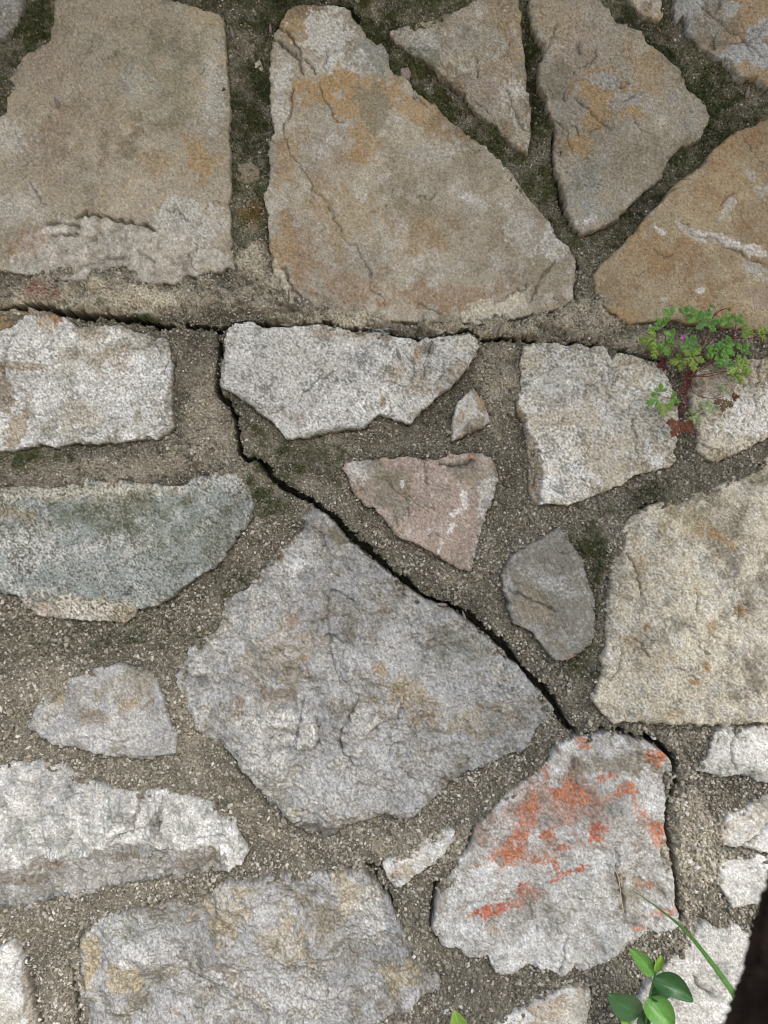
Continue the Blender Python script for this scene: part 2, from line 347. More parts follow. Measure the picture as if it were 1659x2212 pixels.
stone([(840, 66), (879, 53), (929, 43), (978, 28), (1012, 10), (1038, -5), (1060, -85), (1116, -85), (1117, 0), (1124, 60), (1131, 99), (1137, 146), (1140, 198), (1147, 251), (1145, 298), (1139, 331),
       (1128, 327), (1110, 314), (1097, 304), (1074, 275), (1045, 255), (1012, 228), (1005, 205), (972, 179), (942, 152), (916, 132), (886, 109), (853, 86)],
      'mottled brown triangular stone pointing down in the top course', facet=1.5, d0=2.0, tilt=(0.5, -0.3), r=9, edge=4, rough=0.5, mid=1.4, flake=0.5, chip=2, pal=('beige', 'brown', 'lgrey'), w=(0.45, 0.4), gain=1.02, terr='rock',
      patches=[(1100, 20, 60, 60, 0, 'tan', 0.6), (900, 80, 60, 30, 30, 'lgrey', 0.4), (1000, 100, 50, 40, 0, 'blue', 0.3), (1090, 160, 50, 50, 0, 'tan', 0.5), (1100, 200, 40, 30, 0, 'white', 0.35), (930, 130, 40, 26, 40, 'green', 0.5), (1050, 200, 50, 50, 0, 'pink', 0.4), (1120, 90, 20, 60, 0, 'ochre', 0.35)],
      cracks=[([(1030, 130), (1031, 150), (1030, 170)], 1.8, 2), ([(1095, 190), (1110, 240), (1130, 280)], 2, 1.6), ([(880, 100), (920, 110)], 2, 1.5)])
stone([(1143, -85), (1143, 0), (1140, 23), (1147, 53), (1157, 86), (1177, 99), (1172, 129), (1163, 149), (1165, 185), (1180, 212), (1183, 238), (1196, 265), (1200, 291), (1196, 331), (1201, 364), (1210, 397),
       (1221, 430), (1226, 463), (1243, 496), (1259, 506), (1285, 497), (1309, 487), (1332, 474), (1352, 450), (1391, 412), (1428, 387), (1434, 364), (1444, 344), (1474, 317), (1514, 301), (1517, 284), (1529, 258),
       (1520, 231), (1497, 205), (1481, 195), (1474, 172), (1466, 149), (1451, 142), (1434, 122), (1408, 106), (1391, 96), (1385, 76), (1372, 66), (1338, 55), (1319, 40), (1305, 20), (1289, 0), (1270, -85)],
      'grey kite-shaped stone with a hooked ochre patch in the middle', lich=0.35, d0=3, tilt=(0.2, -0.2), r=6, edge=3.5, rough=0.25, mid=1.0, flake=0.2, chip=1.4, pal=('beige', 'gbrown', 'grey'), w=(0.35, 0.3), gain=1.0,
      patches=[(1240, 80, 120, 100, 20, 'pink', 0.35, 0.9), (1200, 30, 60, 60, 0, 'tan', 0.5), (1400, 160, 40, 80, -30, 'ochre', 0.5, 0.5), (1310, 200, 62, 40, 10, 'ochre', 0.8, 0.14, -0.5), (1285, 245, 40, 34, 60, 'ochre', 0.7, 0.14, -0.4),
               (1365, 252, 36, 20, 20, 'ochre', 0.75, 0.14), (1305, 178, 30, 18, 0, 'grey', 0.8, 0.2), (1345, 222, 40, 18, -10, 'grey', 0.7, 0.2), (1252, 315, 26, 26, 0, 'ochre', 0.75, 0.2, -0.5), (1270, 420, 60, 80, 0, 'blue', 0.45, 0.8),
               (1400, 320, 100, 80, -30, 'gbrown', 0.3), (1195, 180, 26, 40, 0, 'green', 0.3), (1190, 330, 16, 70, 0, 'pink', 0.5, 0.3, -1.2), (1345, 385, 40, 24, -30, 'gbrown', 0.3, 0.2, -0.7), (1425, 270, 12, 26, 25, 'cream', 0.7, 0.1), (1262, 480, 30, 12, -20, 'white', 0.5), (1232, 200, 6, 16, 8, 'rust', 0.6, 0.4)],
      cracks=[([(1238, 215), (1262, 235), (1290, 262), (1320, 282)], 1.8, 1.6), ([(1200, 265), (1215, 275), (1225, 290), (1235, 330)], 1.8, 1.6), ([(1310, 230), (1345, 222), (1385, 205)], 1.4, 1.2), ([(1168, 130), (1185, 100), (1200, 60)], 2, 1.2)])
stone([(1340, -85), (1355, -5), (1375, 23), (1391, 36), (1421, 45), (1433, 36), (1428, 20), (1426, -15), (1420, -85)], 'tan stone tip poking down at the top edge', d0=2, rough=0.4, pal=('tan', 'ochre', 'lgrey'), gain=1.0,
      patches=[(1390, 25, 26, 20, 0, 'brown', 0.6)])
stone([(1454, -85), (1456, 0), (1455, 45), (1462, 52), (1472, 36), (1483, 45), (1484, 76), (1507, 99), (1540, 122), (1570, 142), (1596, 172), (1630, 174), (1659, 192), (1745, 220), (1745, -85)],
      'smooth grey and amber slab in the top right corner', d0=3.5, r=7, edge=3.5, rough=0.18, mid=0.9, flake=0.25, pal=('grey', 'gbrown', 'lgrey'), gain=1.0,
      patches=[(1625, 20, 46, 46, 20, 'ochre', 0.8, 0.15, 0.4), (1590, 80, 26, 24, 0, 'ochre', 0.7, 0.25), (1620, 160, 60, 22, 15, 'ochre', 0.75, 0.3), (1540, 110, 50, 14, 35, 'ochre', 0.45, 0.4), (1655, 95, 14, 18, 0, 'rust', 0.7, 0.2), (1460, 30, 12, 30, 0, 'pink', 0.6), (1530, 60, 60, 40, 0, 'gbrown', 0.5)],
      cracks=[([(1510, 20), (1550, 50), (1590, 82), (1640, 125)], 1.8, 1.6), ([(1560, 132), (1575, 145), (1592, 166)], 2, 2.5), ([(1570, 100), (1600, 96), (1640, 100)], 1.5, 1.2)])
stone([(-85, -85), (44, -85), (46, 0), (43, 20), (33, 43), (23, 60), (0, 82), (-85, 110)], 'small grey stone cut off by the top left corner', d0=1, rough=0.5, pal=('grey', 'gbrown', 'lgrey'), gain=0.9)
stone([(1745, 225), (1659, 261), (1630, 274), (1583, 291), (1544, 321), (1510, 364), (1458, 400), (1408, 460), (1391, 473), (1368, 509), (1322, 549), (1300, 572), (1282, 595), (1287, 631), (1296, 651), (1315, 671), (1342, 691), (1355, 701), (1391, 697),
       (1450, 694), (1507, 701), (1573, 711), (1620, 714), (1659, 717), (1745, 722)],
      'large amber-brown rounded stone above the pink-stemmed plant', speck=0.12, lich=0.15, d0=2.5, tilt=(-0.1, -0.2), r=12, edge=4, rough=0.2, mid=1.2, chip=0.8, pal=('tan', 'rust', 'cream'), w=(0.32, 0.18), gain=0.98, dirt=0.2,
      patches=[(1560, 400, 170, 150, -40, 'ochre', 0.5, 0.9), (1640, 300, 60, 40, 0, 'rust', 0.5, 0.8), (1380, 560, 90, 70, -30, 'ochre', 0.55, 0.8), (1480, 640, 120, 50, 0, 'ochre', 0.35, 0.9), (1480, 500, 80, 10, 33, 'lgrey', 0.8, 0.4), (1580, 530, 90, 12, 18, 'white', 0.6, 0.4), (1560, 470, 14, 40, 30, 'lgrey', 0.6, 0.4),
               (1610, 380, 30, 12, 60, 'lgrey', 0.55, 0.4), (1640, 420, 26, 20, 0, 'lgrey', 0.5), (1630, 590, 40, 16, 30, 'lgrey', 0.6, 0.4), (1320, 620, 24, 60, -20, 'brown', 0.4), (1400, 460, 30, 8, 33, 'lgrey', 0.7, 0.4), (1420, 500, 20, 8, 33, 'white', 0.6, 0.4), (1520, 580, 80, 60, 0, 'brown', 0.25, 0.9), (1510, 630, 12, 8, 0, 'white', 0.6), (1430, 650, 14, 8, 0, 'lgrey', 0.6), (1650, 640, 40, 30, 0, 'pink', 0.4), (1350, 680, 60, 16, 10, 'ochre', 0.7, 0.4)],
      cracks=[([(1500, 515), (1540, 520), (1580, 540), (1610, 560), (1650, 575)], 1.8, 1.4), ([(1600, 300), (1625, 340), (1640, 360)], 1.5, 0.8)])
# second course
stone([(-85, 715), (0, 717), (30, 704), (50, 691), (73, 680), (109, 678), (139, 687), (162, 707), (198, 704), (258, 702), (291, 717), (331, 726), (357, 730), (365, 744), (367, 767), (372, 780), (369, 840), (374, 922), (364, 939),
       (337, 949), (314, 944), (274, 955), (231, 959), (188, 959), (159, 957), (122, 967), (89, 959), (66, 965), (33, 973), (0, 975), (-85, 980)],
      'oblong white-speckled stone at the left edge under the long horizontal crack', lich=0.55, d0=2, r=7, edge=4, rough=0.35, mid=1.0, flake=0.15, chip=1.5, pal=('lgrey', 'gbrown', 'white'), w=(0.35, 0.55), speck=0.26, gain=0.97, tilt=(0, 0.4),
      patches=[(180, 780, 120, 70, 0, 'cream', 0.45, 0.8), (70, 760, 55, 60, 0, 'white', 0.5, 0.5), (60, 790, 50, 9, 0, 'tan', 0.7, 0.3), (10, 860, 24, 50, 0, 'brown', 0.65, 0.3), (35, 930, 26, 40, 15, 'tan', 0.7, 0.25), (100, 700, 40, 30, 0, 'ochre', 0.6, 0.5), (128, 690, 24, 10, 30, 'rust', 0.8, 0.4),
               (200, 720, 60, 16, 0, 'tan', 0.55), (250, 780, 40, 26, 0, 'ochre', 0.3), (190, 900, 60, 40, 0, 'cream', 0.5), (295, 855, 60, 70, 0, 'white', 0.4, 0.6), (300, 900, 16, 22, 0, 'gbrown', 0.7, 0.2)],
      cracks=[([(285, 750), (310, 752), (330, 735), (332, 722)], 2.5, 1.4), ([(225, 915), (265, 898)], 1.4, 1.2), ([(190, 938), (215, 936)], 2, 2), ([(10, 815), (12, 760), (40, 715)], 2.5, 1.4), ([(300, 945), (335, 922), (370, 918)], 2, 1.6)])
stone([(-85, 668), (0, 671), (40, 671), (66, 674), (52, 688), (30, 700), (0, 712), (-85, 712)], 'sliver of orange-brown stone wedged under the crack at the left edge', d0=-2, r=4, pal=('ochre', 'rust', 'tan'), gain=0.8, rough=0.4)
stone([(549, 697), (568, 711), (615, 708), (661, 705), (691, 705), (734, 711), (764, 720), (813, 720), (836, 722), (856, 730), (899, 738), (929, 731), (975, 728), (1012, 722), (1028, 734), (1035, 750), (1025, 767), (1012, 793), (988, 820), (962, 843),
       (929, 873), (909, 889), (886, 916), (863, 912), (840, 899), (820, 894), (797, 912), (783, 926), (747, 929), (714, 935), (674, 942), (631, 950), (615, 947), (605, 929), (585, 909), (549, 881), (516, 856), (478, 836), (476, 810), (484, 764), (486, 734), (492, 714), (508, 701), (530, 697)],
      'long pale grey stone in the centre, pointed at both ends, wedged between cracks', lich=0.6, d0=4, r=5, edge=4, rough=0.3, mid=1.0, chip=1.6, pal=('lgrey', 'grey', 'white'), w=(0.35, 0.4), speck=0.2, gain=0.97, tilt=(0, 0.2), depth=34,
      patches=[(480, 790, 10, 60, 0, 'gbrown', 0.6, 0.3, -3.5), (900, 830, 60, 40, 30, 'tan', 0.5, 0.7), (828, 871, 8, 12, 0, 'rust', 0.8, 0.3), (900, 770, 12, 26, 20, 'ochre', 0.6, 0.4), (860, 800, 30, 40, 20, 'tan', 0.4), (1000, 745, 40, 26, 0, 'cream', 0.6), (945, 845, 10, 8, 0, 'rust', 0.6), (990, 800, 20, 30, 30, 'ochre', 0.35),
               (760, 722, 120, 12, 3, 'tan', 0.5), (640, 900, 50, 18, 10, 'pink', 0.5), (630, 790, 90, 50, 0, 'lgrey', 0.5), (860, 770, 40, 20, 0, 'white', 0.4), (700, 935, 120, 9, -7, 'green', 0.6, 0.5), (560, 745, 30, 30, 0, 'blue', 0.25), (900, 895, 30, 14, -30, 'brown', 0.5)],
      cracks=[([(590, 896), (640, 870), (680, 830), (722, 806)], 1.3, 1.6), ([(840, 885), (850, 900)], 1.8, 1.6), ([(870, 760), (895, 790), (885, 830)], 3, 1.2), ([(640, 880), (700, 905)], 1.1, 0.8), ([(838, 900), (842, 880), (836, 850)], 1.6, 1)])
stone([(1021, 836), (1031, 853), (1042, 872), (1051, 886), (1060, 912), (1045, 921), (1028, 929), (1005, 940), (977, 953), (979, 912), (982, 893), (985, 876), (1005, 853), (1014, 844)],
      'small three-cornered ochre-flecked stone beside the long centre stone', nfac=4, facet=5, d0=2.5, r=5, edge=4, rough=0.7, mid=1.2, flake=0.5, pal=('lgrey', 'tan', 'cream'), w=(0.4, 0.3), gain=0.9, tilt=(-2, 0),
      patches=[(1035, 868, 9, 36, -25, 'ochre', 0.8, 0.3), (1010, 880, 14, 8, 0, 'cream', 0.7), (995, 905, 10, 26, 25, 'tan', 0.6), (1030, 915, 30, 14, -20, 'gbrown', 0.6)], jag=1.0)
stone([(1134, 747), (1170, 739), (1220, 744), (1253, 742), (1276, 750), (1296, 749), (1309, 756), (1319, 780), (1331, 764), (1362, 770), (1391, 779), (1428, 785), (1438, 800), (1444, 826), (1454, 846), (1461, 873), (1462, 922), (1463, 942),
       (1454, 975), (1458, 992), (1448, 1008), (1408, 1018), (1368, 1028), (1342, 1048), (1309, 1061), (1266, 1078), (1226, 1091), (1193, 1088), (1157, 1089), (1144, 1074), (1143, 1012), (1137, 955), (1130, 912), (1117, 888), (1124, 846), (1130, 807), (1124, 780)],
      'blocky cream-white stone left of the pink-stemmed plant', faces=FK, facet=1.2, lich=0.6, d0=2.5, r=7, edge=4, rough=0.4, mid=2.2, flake=0.35, chip=1.6, pal=('warm', 'cream', 'white'), w=(0.4, 0.55), speck=0.2, gain=1.0, dirt=0.2,
      patches=[(1210, 820, 80, 60, -30, 'lgrey', 0.5, 0.25, 0.9), (1330, 900, 80, 60, 0, 'lgrey', 0.5), (1370, 960, 14, 60, -10, 'cream', 0.6), (1200, 990, 60, 70, 0, 'white', 0.5), (1370, 1012, 40, 12, -10, 'tan', 0.5)],
      cracks=[([(1360, 905), (1372, 940), (1374, 975)], 2.5, 1.3), ([(1320, 840), (1335, 810)], 1.5, 1), ([(1300, 900), (1310, 870)], 1.3, 0.9), ([(1130, 830), (1175, 808), (1205, 790)], 2, 1)])
stone([(1504, 795), (1540, 782), (1600, 778), (1640, 777), (1659, 770), (1745, 760), (1745, 900), (1659, 942), (1630, 962), (1600, 978), (1550, 999), (1530, 993), (1505, 975), (1507, 952), (1504, 922), (1497, 890), (1490, 850)],
      'cream stone right of the pink-stemmed plant, cut off by the picture edge', facet=1.6, lich=0.6, d0=3, r=7, edge=4, rough=0.4, mid=2.0, flake=0.4, pal=('warm', 'cream', 'white'), w=(0.5, 0.5), speck=0.22, gain=1.03, dirt=0.15,
      patches=[(1640, 800, 30, 30, 0, 'ochre', 0.45), (1560, 830, 60, 40, 0, 'tan', 0.5), (1540, 980, 40, 14, 10, 'tan', 0.5), (1600, 900, 70, 50, 0, 'white', 0.45), (1508, 840, 14, 40, 0, 'brown', 0.6)],
      cracks=[([(1640, 775), (1632, 800), (1625, 860), (1628, 900)], 1.6, 2), ([(1510, 955), (1535, 975), (1550, 975)], 2, 1.6)])
# middle
stone([(-85, 1055), (0, 1055), (53, 1050), (96, 1055), (132, 1051), (175, 1041), (231, 1041), (281, 1038), (304, 1043), (364, 1051), (397, 1048), (427, 1031), (463, 1025), (483, 1010), (516, 1007), (523, 1018), (532, 1042), (539, 1061), (549, 1090), (545, 1117),
       (516, 1160), (496, 1186), (476, 1216), (453, 1233), (420, 1249), (403, 1263), (370, 1292), (344, 1309), (298, 1316), (291, 1332), (265, 1345), (215, 1342), (139, 1333), (86, 1329), (53, 1302), (43, 1284), (20, 1280), (0, 1280), (-85, 1282)],
      'wide blue-grey stone at the left edge with green algae in its upper half', lich=0.75, d0=3, r=7, edge=4.5, rough=0.3, mid=1.2, chip=1.2, pal=('blue', 'grey', 'lgrey'), w=(0.35, 0.42), speck=0.22, gain=0.96, tilt=(0, 0.3),
      patches=[(180, 1060, 320, 30, 0, 'cream', 0.65, 0.6), (500, 1040, 50, 36, 0, 'lgrey', 0.5), (230, 1110, 330, 48, -6, 'green', 0.55, 0.7), (380, 1170, 170, 80, 10, 'green', 0.4, 0.8), (90, 1170, 90, 60, 0, 'lgrey', 0.5, 0.8), (40, 1112, 50, 16, 0, 'tan', 0.5), (250, 1230, 160, 50, 10, 'blue', 0.5, 0.7),
               (130, 1190, 250, 40, 0, 'lgrey', 0.3, 0.8), (185, 1315, 120, 28, 4, 'warm', 0.7, 0.15, -2.0), (100, 1312, 34, 16, 25, 'pink', 0.6, 0.2, -2.5), (275, 1325, 30, 16, -10, 'tan', 0.6), (360, 1240, 70, 40, 0, 'blue', 0.3)],
      cracks=[([(65, 1255), (72, 1220), (78, 1200), (60, 1180)], 1.6, 1.6), ([(396, 1232), (400, 1222)], 3.5, 2), ([(270, 1310), (262, 1290), (285, 1275)], 1.6, 1.4)])
stone([(674, 1097), (707, 1114), (727, 1137), (747, 1160), (780, 1190), (813, 1220), (846, 1243), (879, 1272), (912, 1292), (945, 1309), (979, 1322), (1008, 1342), (1038, 1368), (1071, 1395), (1091, 1425), (1110, 1434), (1127, 1448), (1153, 1484), (1177, 1507), (1201, 1537),
       (1190, 1557), (1160, 1573), (1150, 1590), (1143, 1606), (1110, 1626), (1075, 1645), (1040, 1657), (1012, 1670), (992, 1683), (972, 1696), (939, 1723), (916, 1746), (889, 1763), (869, 1766), (846, 1756), (823, 1753), (807, 1763), (780, 1766), (754, 1772), (734, 1789), (714, 1809), (691, 1819),
       (671, 1812), (648, 1789), (631, 1769), (608, 1746), (582, 1733), (562, 1703), (549, 1691), (516, 1646), (480, 1613), (456, 1610), (427, 1583), (417, 1554), (397, 1527), (384, 1487), (379, 1461), (394, 1438), (410, 1401), (443, 1372), (463, 1342), (480, 1315), (489, 1296), (529, 1276), (559, 1246),
       (582, 1210), (615, 1163), (641, 1130), (660, 1108)],
      'largest grey stone, rough and lumpy, below the open diagonal crack', faces=FN, nfac=16, facet=2.6, lich=0.5, d0=6.5, r=9, edge=5, rough=0.32, mid=3.2, flake=1.2, chip=2.4, pal=('grey', 'gbrown', 'lgrey'), w=(0.34, 0.32), speck=0.15, gain=0.98, terr='rock', depth=45, dirt=0.2,
      patches=[(640, 1190, 60, 70, -30, 'lgrey', 0.6, 0.6), (727, 1155, 30, 18, 0, 'gbrown', 0.85, 0.25, 1.2), (640, 1230, 22, 40, 20, 'white', 0.6, 0.6), (604, 1200, 8, 10, 0, 'ochre', 0.7), (520, 1380, 90, 80, -30, 'lgrey', 0.45, 0.8), (420, 1480, 40, 90, 0, 'lgrey', 0.5, 0.7), (640, 1400, 90, 60, 0, 'tan', 0.3), (590, 1440, 90, 50, 0, 'gbrown', 0.45),
               (632, 1340, 20, 16, 0, 'rust', 0.5, 0.5), (750, 1370, 18, 18, 0, 'dark', 0.4, 0.5), (820, 1440, 22, 18, 0, 'ochre', 0.6, 0.5), (880, 1480, 60, 40, 0, 'yellow', 0.4, 0.7), (900, 1520, 100, 40, 10, 'ochre', 0.25, 0.8), (1010, 1560, 80, 50, 0, 'yellow', 0.3, 0.9), (655, 1420, 10, 8, 0, 'ochre', 0.7),
               (600, 1570, 70, 50, 0, 'lgrey', 0.6, 0.2, -2.5), (560, 1650, 50, 60, 0, 'lgrey', 0.4, 0.3, 1.5), (700, 1690, 80, 60, 20, 'lgrey', 0.3, 0.3, 1.8), (820, 1700, 70, 40, 0, 'lgrey', 0.3, 0.3, -1.6),
               (760, 1500, 22, 14, 0, 'grey', 0.6, 0.15, 2.5), (640, 1745, 16, 12, 0, 'cream', 0.7, 0.3, 1.5), (680, 1795, 44, 22, 10, 'dgrey', 0.55, 0.2, -4.5), (1000, 1400, 60, 60, 30, 'blue', 0.35), (1110, 1480, 40, 60, -30, 'lgrey', 0.4), (900, 1340, 30, 44, 20, 'lgrey', 0.35, 0.15, 1.4), (570, 1310, 60, 40, 0, 'lgrey', 0.4, 0.3, 1), (1060, 1560, 60, 40, -20, 'gbrown', 0.3, 0.3, -1.4), (590, 1510, 80, 26, -10, 'brown', 0.4)],
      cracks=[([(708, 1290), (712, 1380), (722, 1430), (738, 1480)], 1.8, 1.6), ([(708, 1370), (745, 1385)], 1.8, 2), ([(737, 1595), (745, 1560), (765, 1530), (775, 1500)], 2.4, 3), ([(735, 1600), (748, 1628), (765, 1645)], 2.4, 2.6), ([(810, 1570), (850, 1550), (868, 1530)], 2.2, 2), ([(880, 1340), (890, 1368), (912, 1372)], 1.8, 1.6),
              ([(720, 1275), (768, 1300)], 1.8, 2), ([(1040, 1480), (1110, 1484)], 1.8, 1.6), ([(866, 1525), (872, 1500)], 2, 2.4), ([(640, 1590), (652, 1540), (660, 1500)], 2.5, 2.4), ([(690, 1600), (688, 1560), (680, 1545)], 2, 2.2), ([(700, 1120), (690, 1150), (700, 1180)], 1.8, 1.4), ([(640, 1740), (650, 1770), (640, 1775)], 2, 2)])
stone([(744, 1002), (767, 997), (820, 993), (879, 988), (910, 993), (945, 992), (979, 982), (1012, 979), (1041, 982), (1064, 992), (1076, 1025), (1071, 1058), (1055, 1097), (1045, 1124), (1036, 1160), (1028, 1190), (1021, 1229), (1012, 1236), (965, 1213), (929, 1190), (892, 1170), (866, 1163),
       (843, 1140), (826, 1117), (810, 1100), (787, 1091), (767, 1068), (747, 1028), (739, 1012)],
      'rosy triangular stone pointing down, white-crusted at its right side', facet=1.6, d0=4, r=5, edge=4, rough=0.3, mid=1.4, flake=0.5, chip=2, pal=('pink', 'gbrown', 'lgrey'), w=(0.35, 0.25), gain=1.04, tilt=(0.2, 0.5), terr='rock', depth=30,
      patches=[(775, 1015, 40, 26, 0, 'lgrey', 0.8, 0.5), (850, 1050, 60, 60, 0, 'gbrown', 0.55, 0.7), (1030, 1030, 50, 60, 0, 'gbrown', 0.6, 0.5), (960, 1110, 70, 60, 0, 'pink', 0.7), (1015, 995, 9, 14, 0, 'orange', 0.5), (1050, 1070, 22, 50, 0, 'lgrey', 0.7, 0.4), (970, 1145, 14, 22, 20, 'white', 0.6, 0.2), (1000, 1080, 10, 26, 0, 'white', 0.5, 0.2), (985, 1105, 24, 8, -30, 'white', 0.5, 0.2),
               (950, 1180, 8, 22, 10, 'white', 0.6, 0.2), (869, 1046, 4, 8, 0, 'white', 0.9, 0.1), (900, 1010, 14, 26, 0, 'pink', 0.5, 0.2, 0.8), (1000, 1002, 50, 9, -10, 'dgrey', 0.7, 0.3, -1.4), (830, 1025, 50, 16, 30, 'green', 0.3), (1035, 1170, 12, 60, 15, 'grey', 0.7, 0.3, -1), (850, 1085, 50, 26, 35, 'dgrey', 0.4)],
      cracks=[([(880, 1100), (878, 1130)], 1.6, 1.6), ([(945, 1000), (985, 1008), (1020, 995)], 2.2, 2.5), ([(845, 1040), (860, 1070), (880, 1082)], 1.8, 1.4), ([(920, 990), (922, 1050)], 2, 1)])
stone([(1206, 1142), (1223, 1157), (1236, 1177), (1256, 1206), (1264, 1235), (1271, 1256), (1282, 1296), (1284, 1340), (1282, 1378), (1276, 1391), (1243, 1411), (1220, 1425), (1200, 1428), (1180, 1405), (1160, 1378), (1134, 1355), (1108, 1342), (1096, 1315), (1100, 1300), (1088, 1275), (1080, 1245), (1092, 1222), (1110, 1196),
       (1150, 1173), (1177, 1157)],
      'small smooth mid-grey stone alone in the mortar right of the diagonal crack', nfac=5, facet=4.5, d0=3.5, r=8, edge=5, rough=0.4, mid=1.2, flake=0.3, chip=1.5, pal=('dgrey', 'gbrown', 'grey'), w=(0.2, 0.35), gain=1.18, speck=0.1, dirt=0.1,
      patches=[(1195, 1265, 70, 16, 25, 'grey', 0.6, 0.6), (1150, 1320, 60, 30, 30, 'gbrown', 0.5, 0.3, -1.8), (1230, 1330, 40, 50, 0, 'dgrey', 0.3), (1235, 1415, 14, 7, 0, 'orange', 0.5), (1200, 1180, 60, 30, 0, 'dgrey', 0.4)],
      cracks=[([(1095, 1270), (1130, 1290), (1160, 1300), (1200, 1320)], 2.4, 1.6)])
stone([(1745, 975), (1659, 988), (1573, 1038), (1524, 1058), (1441, 1080), (1400, 1094), (1362, 1118), (1344, 1148), (1338, 1166), (1322, 1206), (1315, 1256), (1312, 1296), (1309, 1362), (1309, 1401), (1299, 1428), (1296, 1471), (1280, 1505), (1278, 1515), (1296, 1537), (1322, 1560), (1375, 1558), (1441, 1562),
       (1501, 1563), (1540, 1562), (1600, 1563), (1640, 1557), (1659, 1555), (1745, 1550)],
      'big cream sandy block at the right edge with yellow rust specks', facet=0.8, lich=0.5, d0=2.5, r=14, edge=5, rough=0.5, mid=2.4, flake=0.25, chip=1.5, pal=('cream', 'gbrown', 'lgrey'), w=(0.35, 0.4), speck=0.22, gain=1.1, dirt=0.4, pits=0.6,
      patches=[(1560, 1130, 150, 110, 0, 'gbrown', 0.45, 0.9), (1620, 1330, 90, 160, 0, 'dgrey', 0.38, 0.9), (1600, 1060, 120, 40, -20, 'green', 0.35, 0.9), (1340, 1200, 24, 70, 0, 'dgrey', 0.5), (1400, 1480, 110, 70, 0, 'cream', 0.5), (1480, 1130, 60, 30, 0, 'yellow', 0.4), (1420, 1230, 90, 60, 0, 'cream', 0.5), (1570, 1170, 30, 9, 30, 'ochre', 0.7, 0.4), (1545, 1150, 10, 9, 0, 'ochre', 0.8), (1505, 1150, 10, 20, 0, 'ochre', 0.5, 0.4),
               (1590, 1318, 12, 12, 0, 'ochre', 0.95, 0.4), (1530, 1350, 20, 16, 0, 'ochre', 0.6, 0.4), (1522, 1437, 12, 14, 0, 'ochre', 1, 0.4), (1490, 1472, 16, 9, 0, 'ochre', 1, 0.4), (1395, 1352, 6, 8, 0, 'ochre', 0.9), (1360, 1380, 18, 10, 0, 'ochre', 0.4), (1500, 1270, 20, 40, 0, 'yellow', 0.5), (1450, 1540, 30, 12, 0, 'ochre', 0.4), (1310, 1530, 40, 16, 30, 'cream', 0.5, 0.15, -2.5), (1375, 1235, 10, 50, -15, 'tan', 0.6), (1355, 1295, 12, 8, 0, 'dark', 0.4), (1420, 1420, 40, 30, 0, 'tan', 0.35), (1380, 1200, 14, 50, -20, 'tan', 0.5)],
      cracks=[([(1355, 1195), (1375, 1235), (1382, 1290)], 2.5, 1.6), ([(1372, 1380), (1395, 1410), (1400, 1420)], 2, 2), ([(1320, 1470), (1340, 1430), (1340, 1400)], 2, 1.6), ([(1450, 1440), (1480, 1445), (1495, 1462)], 1.6, 1.4), ([(1500, 1280), (1502, 1325)], 2, 1.6), ([(1585, 1335), (1592, 1310), (1612, 1302)], 1.8, 1.6), ([(1500, 1380), (1510, 1400), (1530, 1412)], 1.8, 1.5), ([(1440, 1340), (1450, 1330)], 2, 1.6)])
# lower part
stone([(60, 1557), (73, 1534), (96, 1514), (122, 1484), (159, 1464), (215, 1441), (245, 1436), (284, 1443), (317, 1451), (341, 1461), (343, 1494), (357, 1517), (367, 1547), (371, 1573), (384, 1587), (380, 1623), (347, 1633), (324, 1643), (291, 1640), (231, 1630), (159, 1616), (116, 1607), (89, 1590), (66, 1577), (57, 1566)],
      'grey leaf-shaped stone alone in speckled mortar at the left', nfac=6, facet=2.2, d0=1.5, r=8, edge=4.5, rough=0.35, mid=1, chip=2, pal=('grey', 'gbrown', 'lgrey'), w=(0.3, 0.35), gain=0.98, terr='lay', tilt=(0, 0.8), flake=0.35,
      patches=[(123, 1500, 16, 24, 0, 'tan', 0.75, 0.25), (280, 1480, 80, 30, 0, 'gbrown', 0.4), (210, 1550, 45, 16, -15, 'brown', 0.5, 0.4), (270, 1530, 50, 10, -30, 'tan', 0.65, 0.3), (325, 1515, 30, 8, -35, 'brown', 0.6, 0.3), (330, 1635, 50, 9, -5, 'dgrey', 0.6, 0.3, -2), (260, 1580, 120, 24, 0, 'lgrey', 0.45), (100, 1540, 34, 26, 0, 'lgrey', 0.5)],
      cracks=[([(180, 1592), (280, 1600)], 1.8, 1), ([(95, 1560), (130, 1540)], 2, 1)])
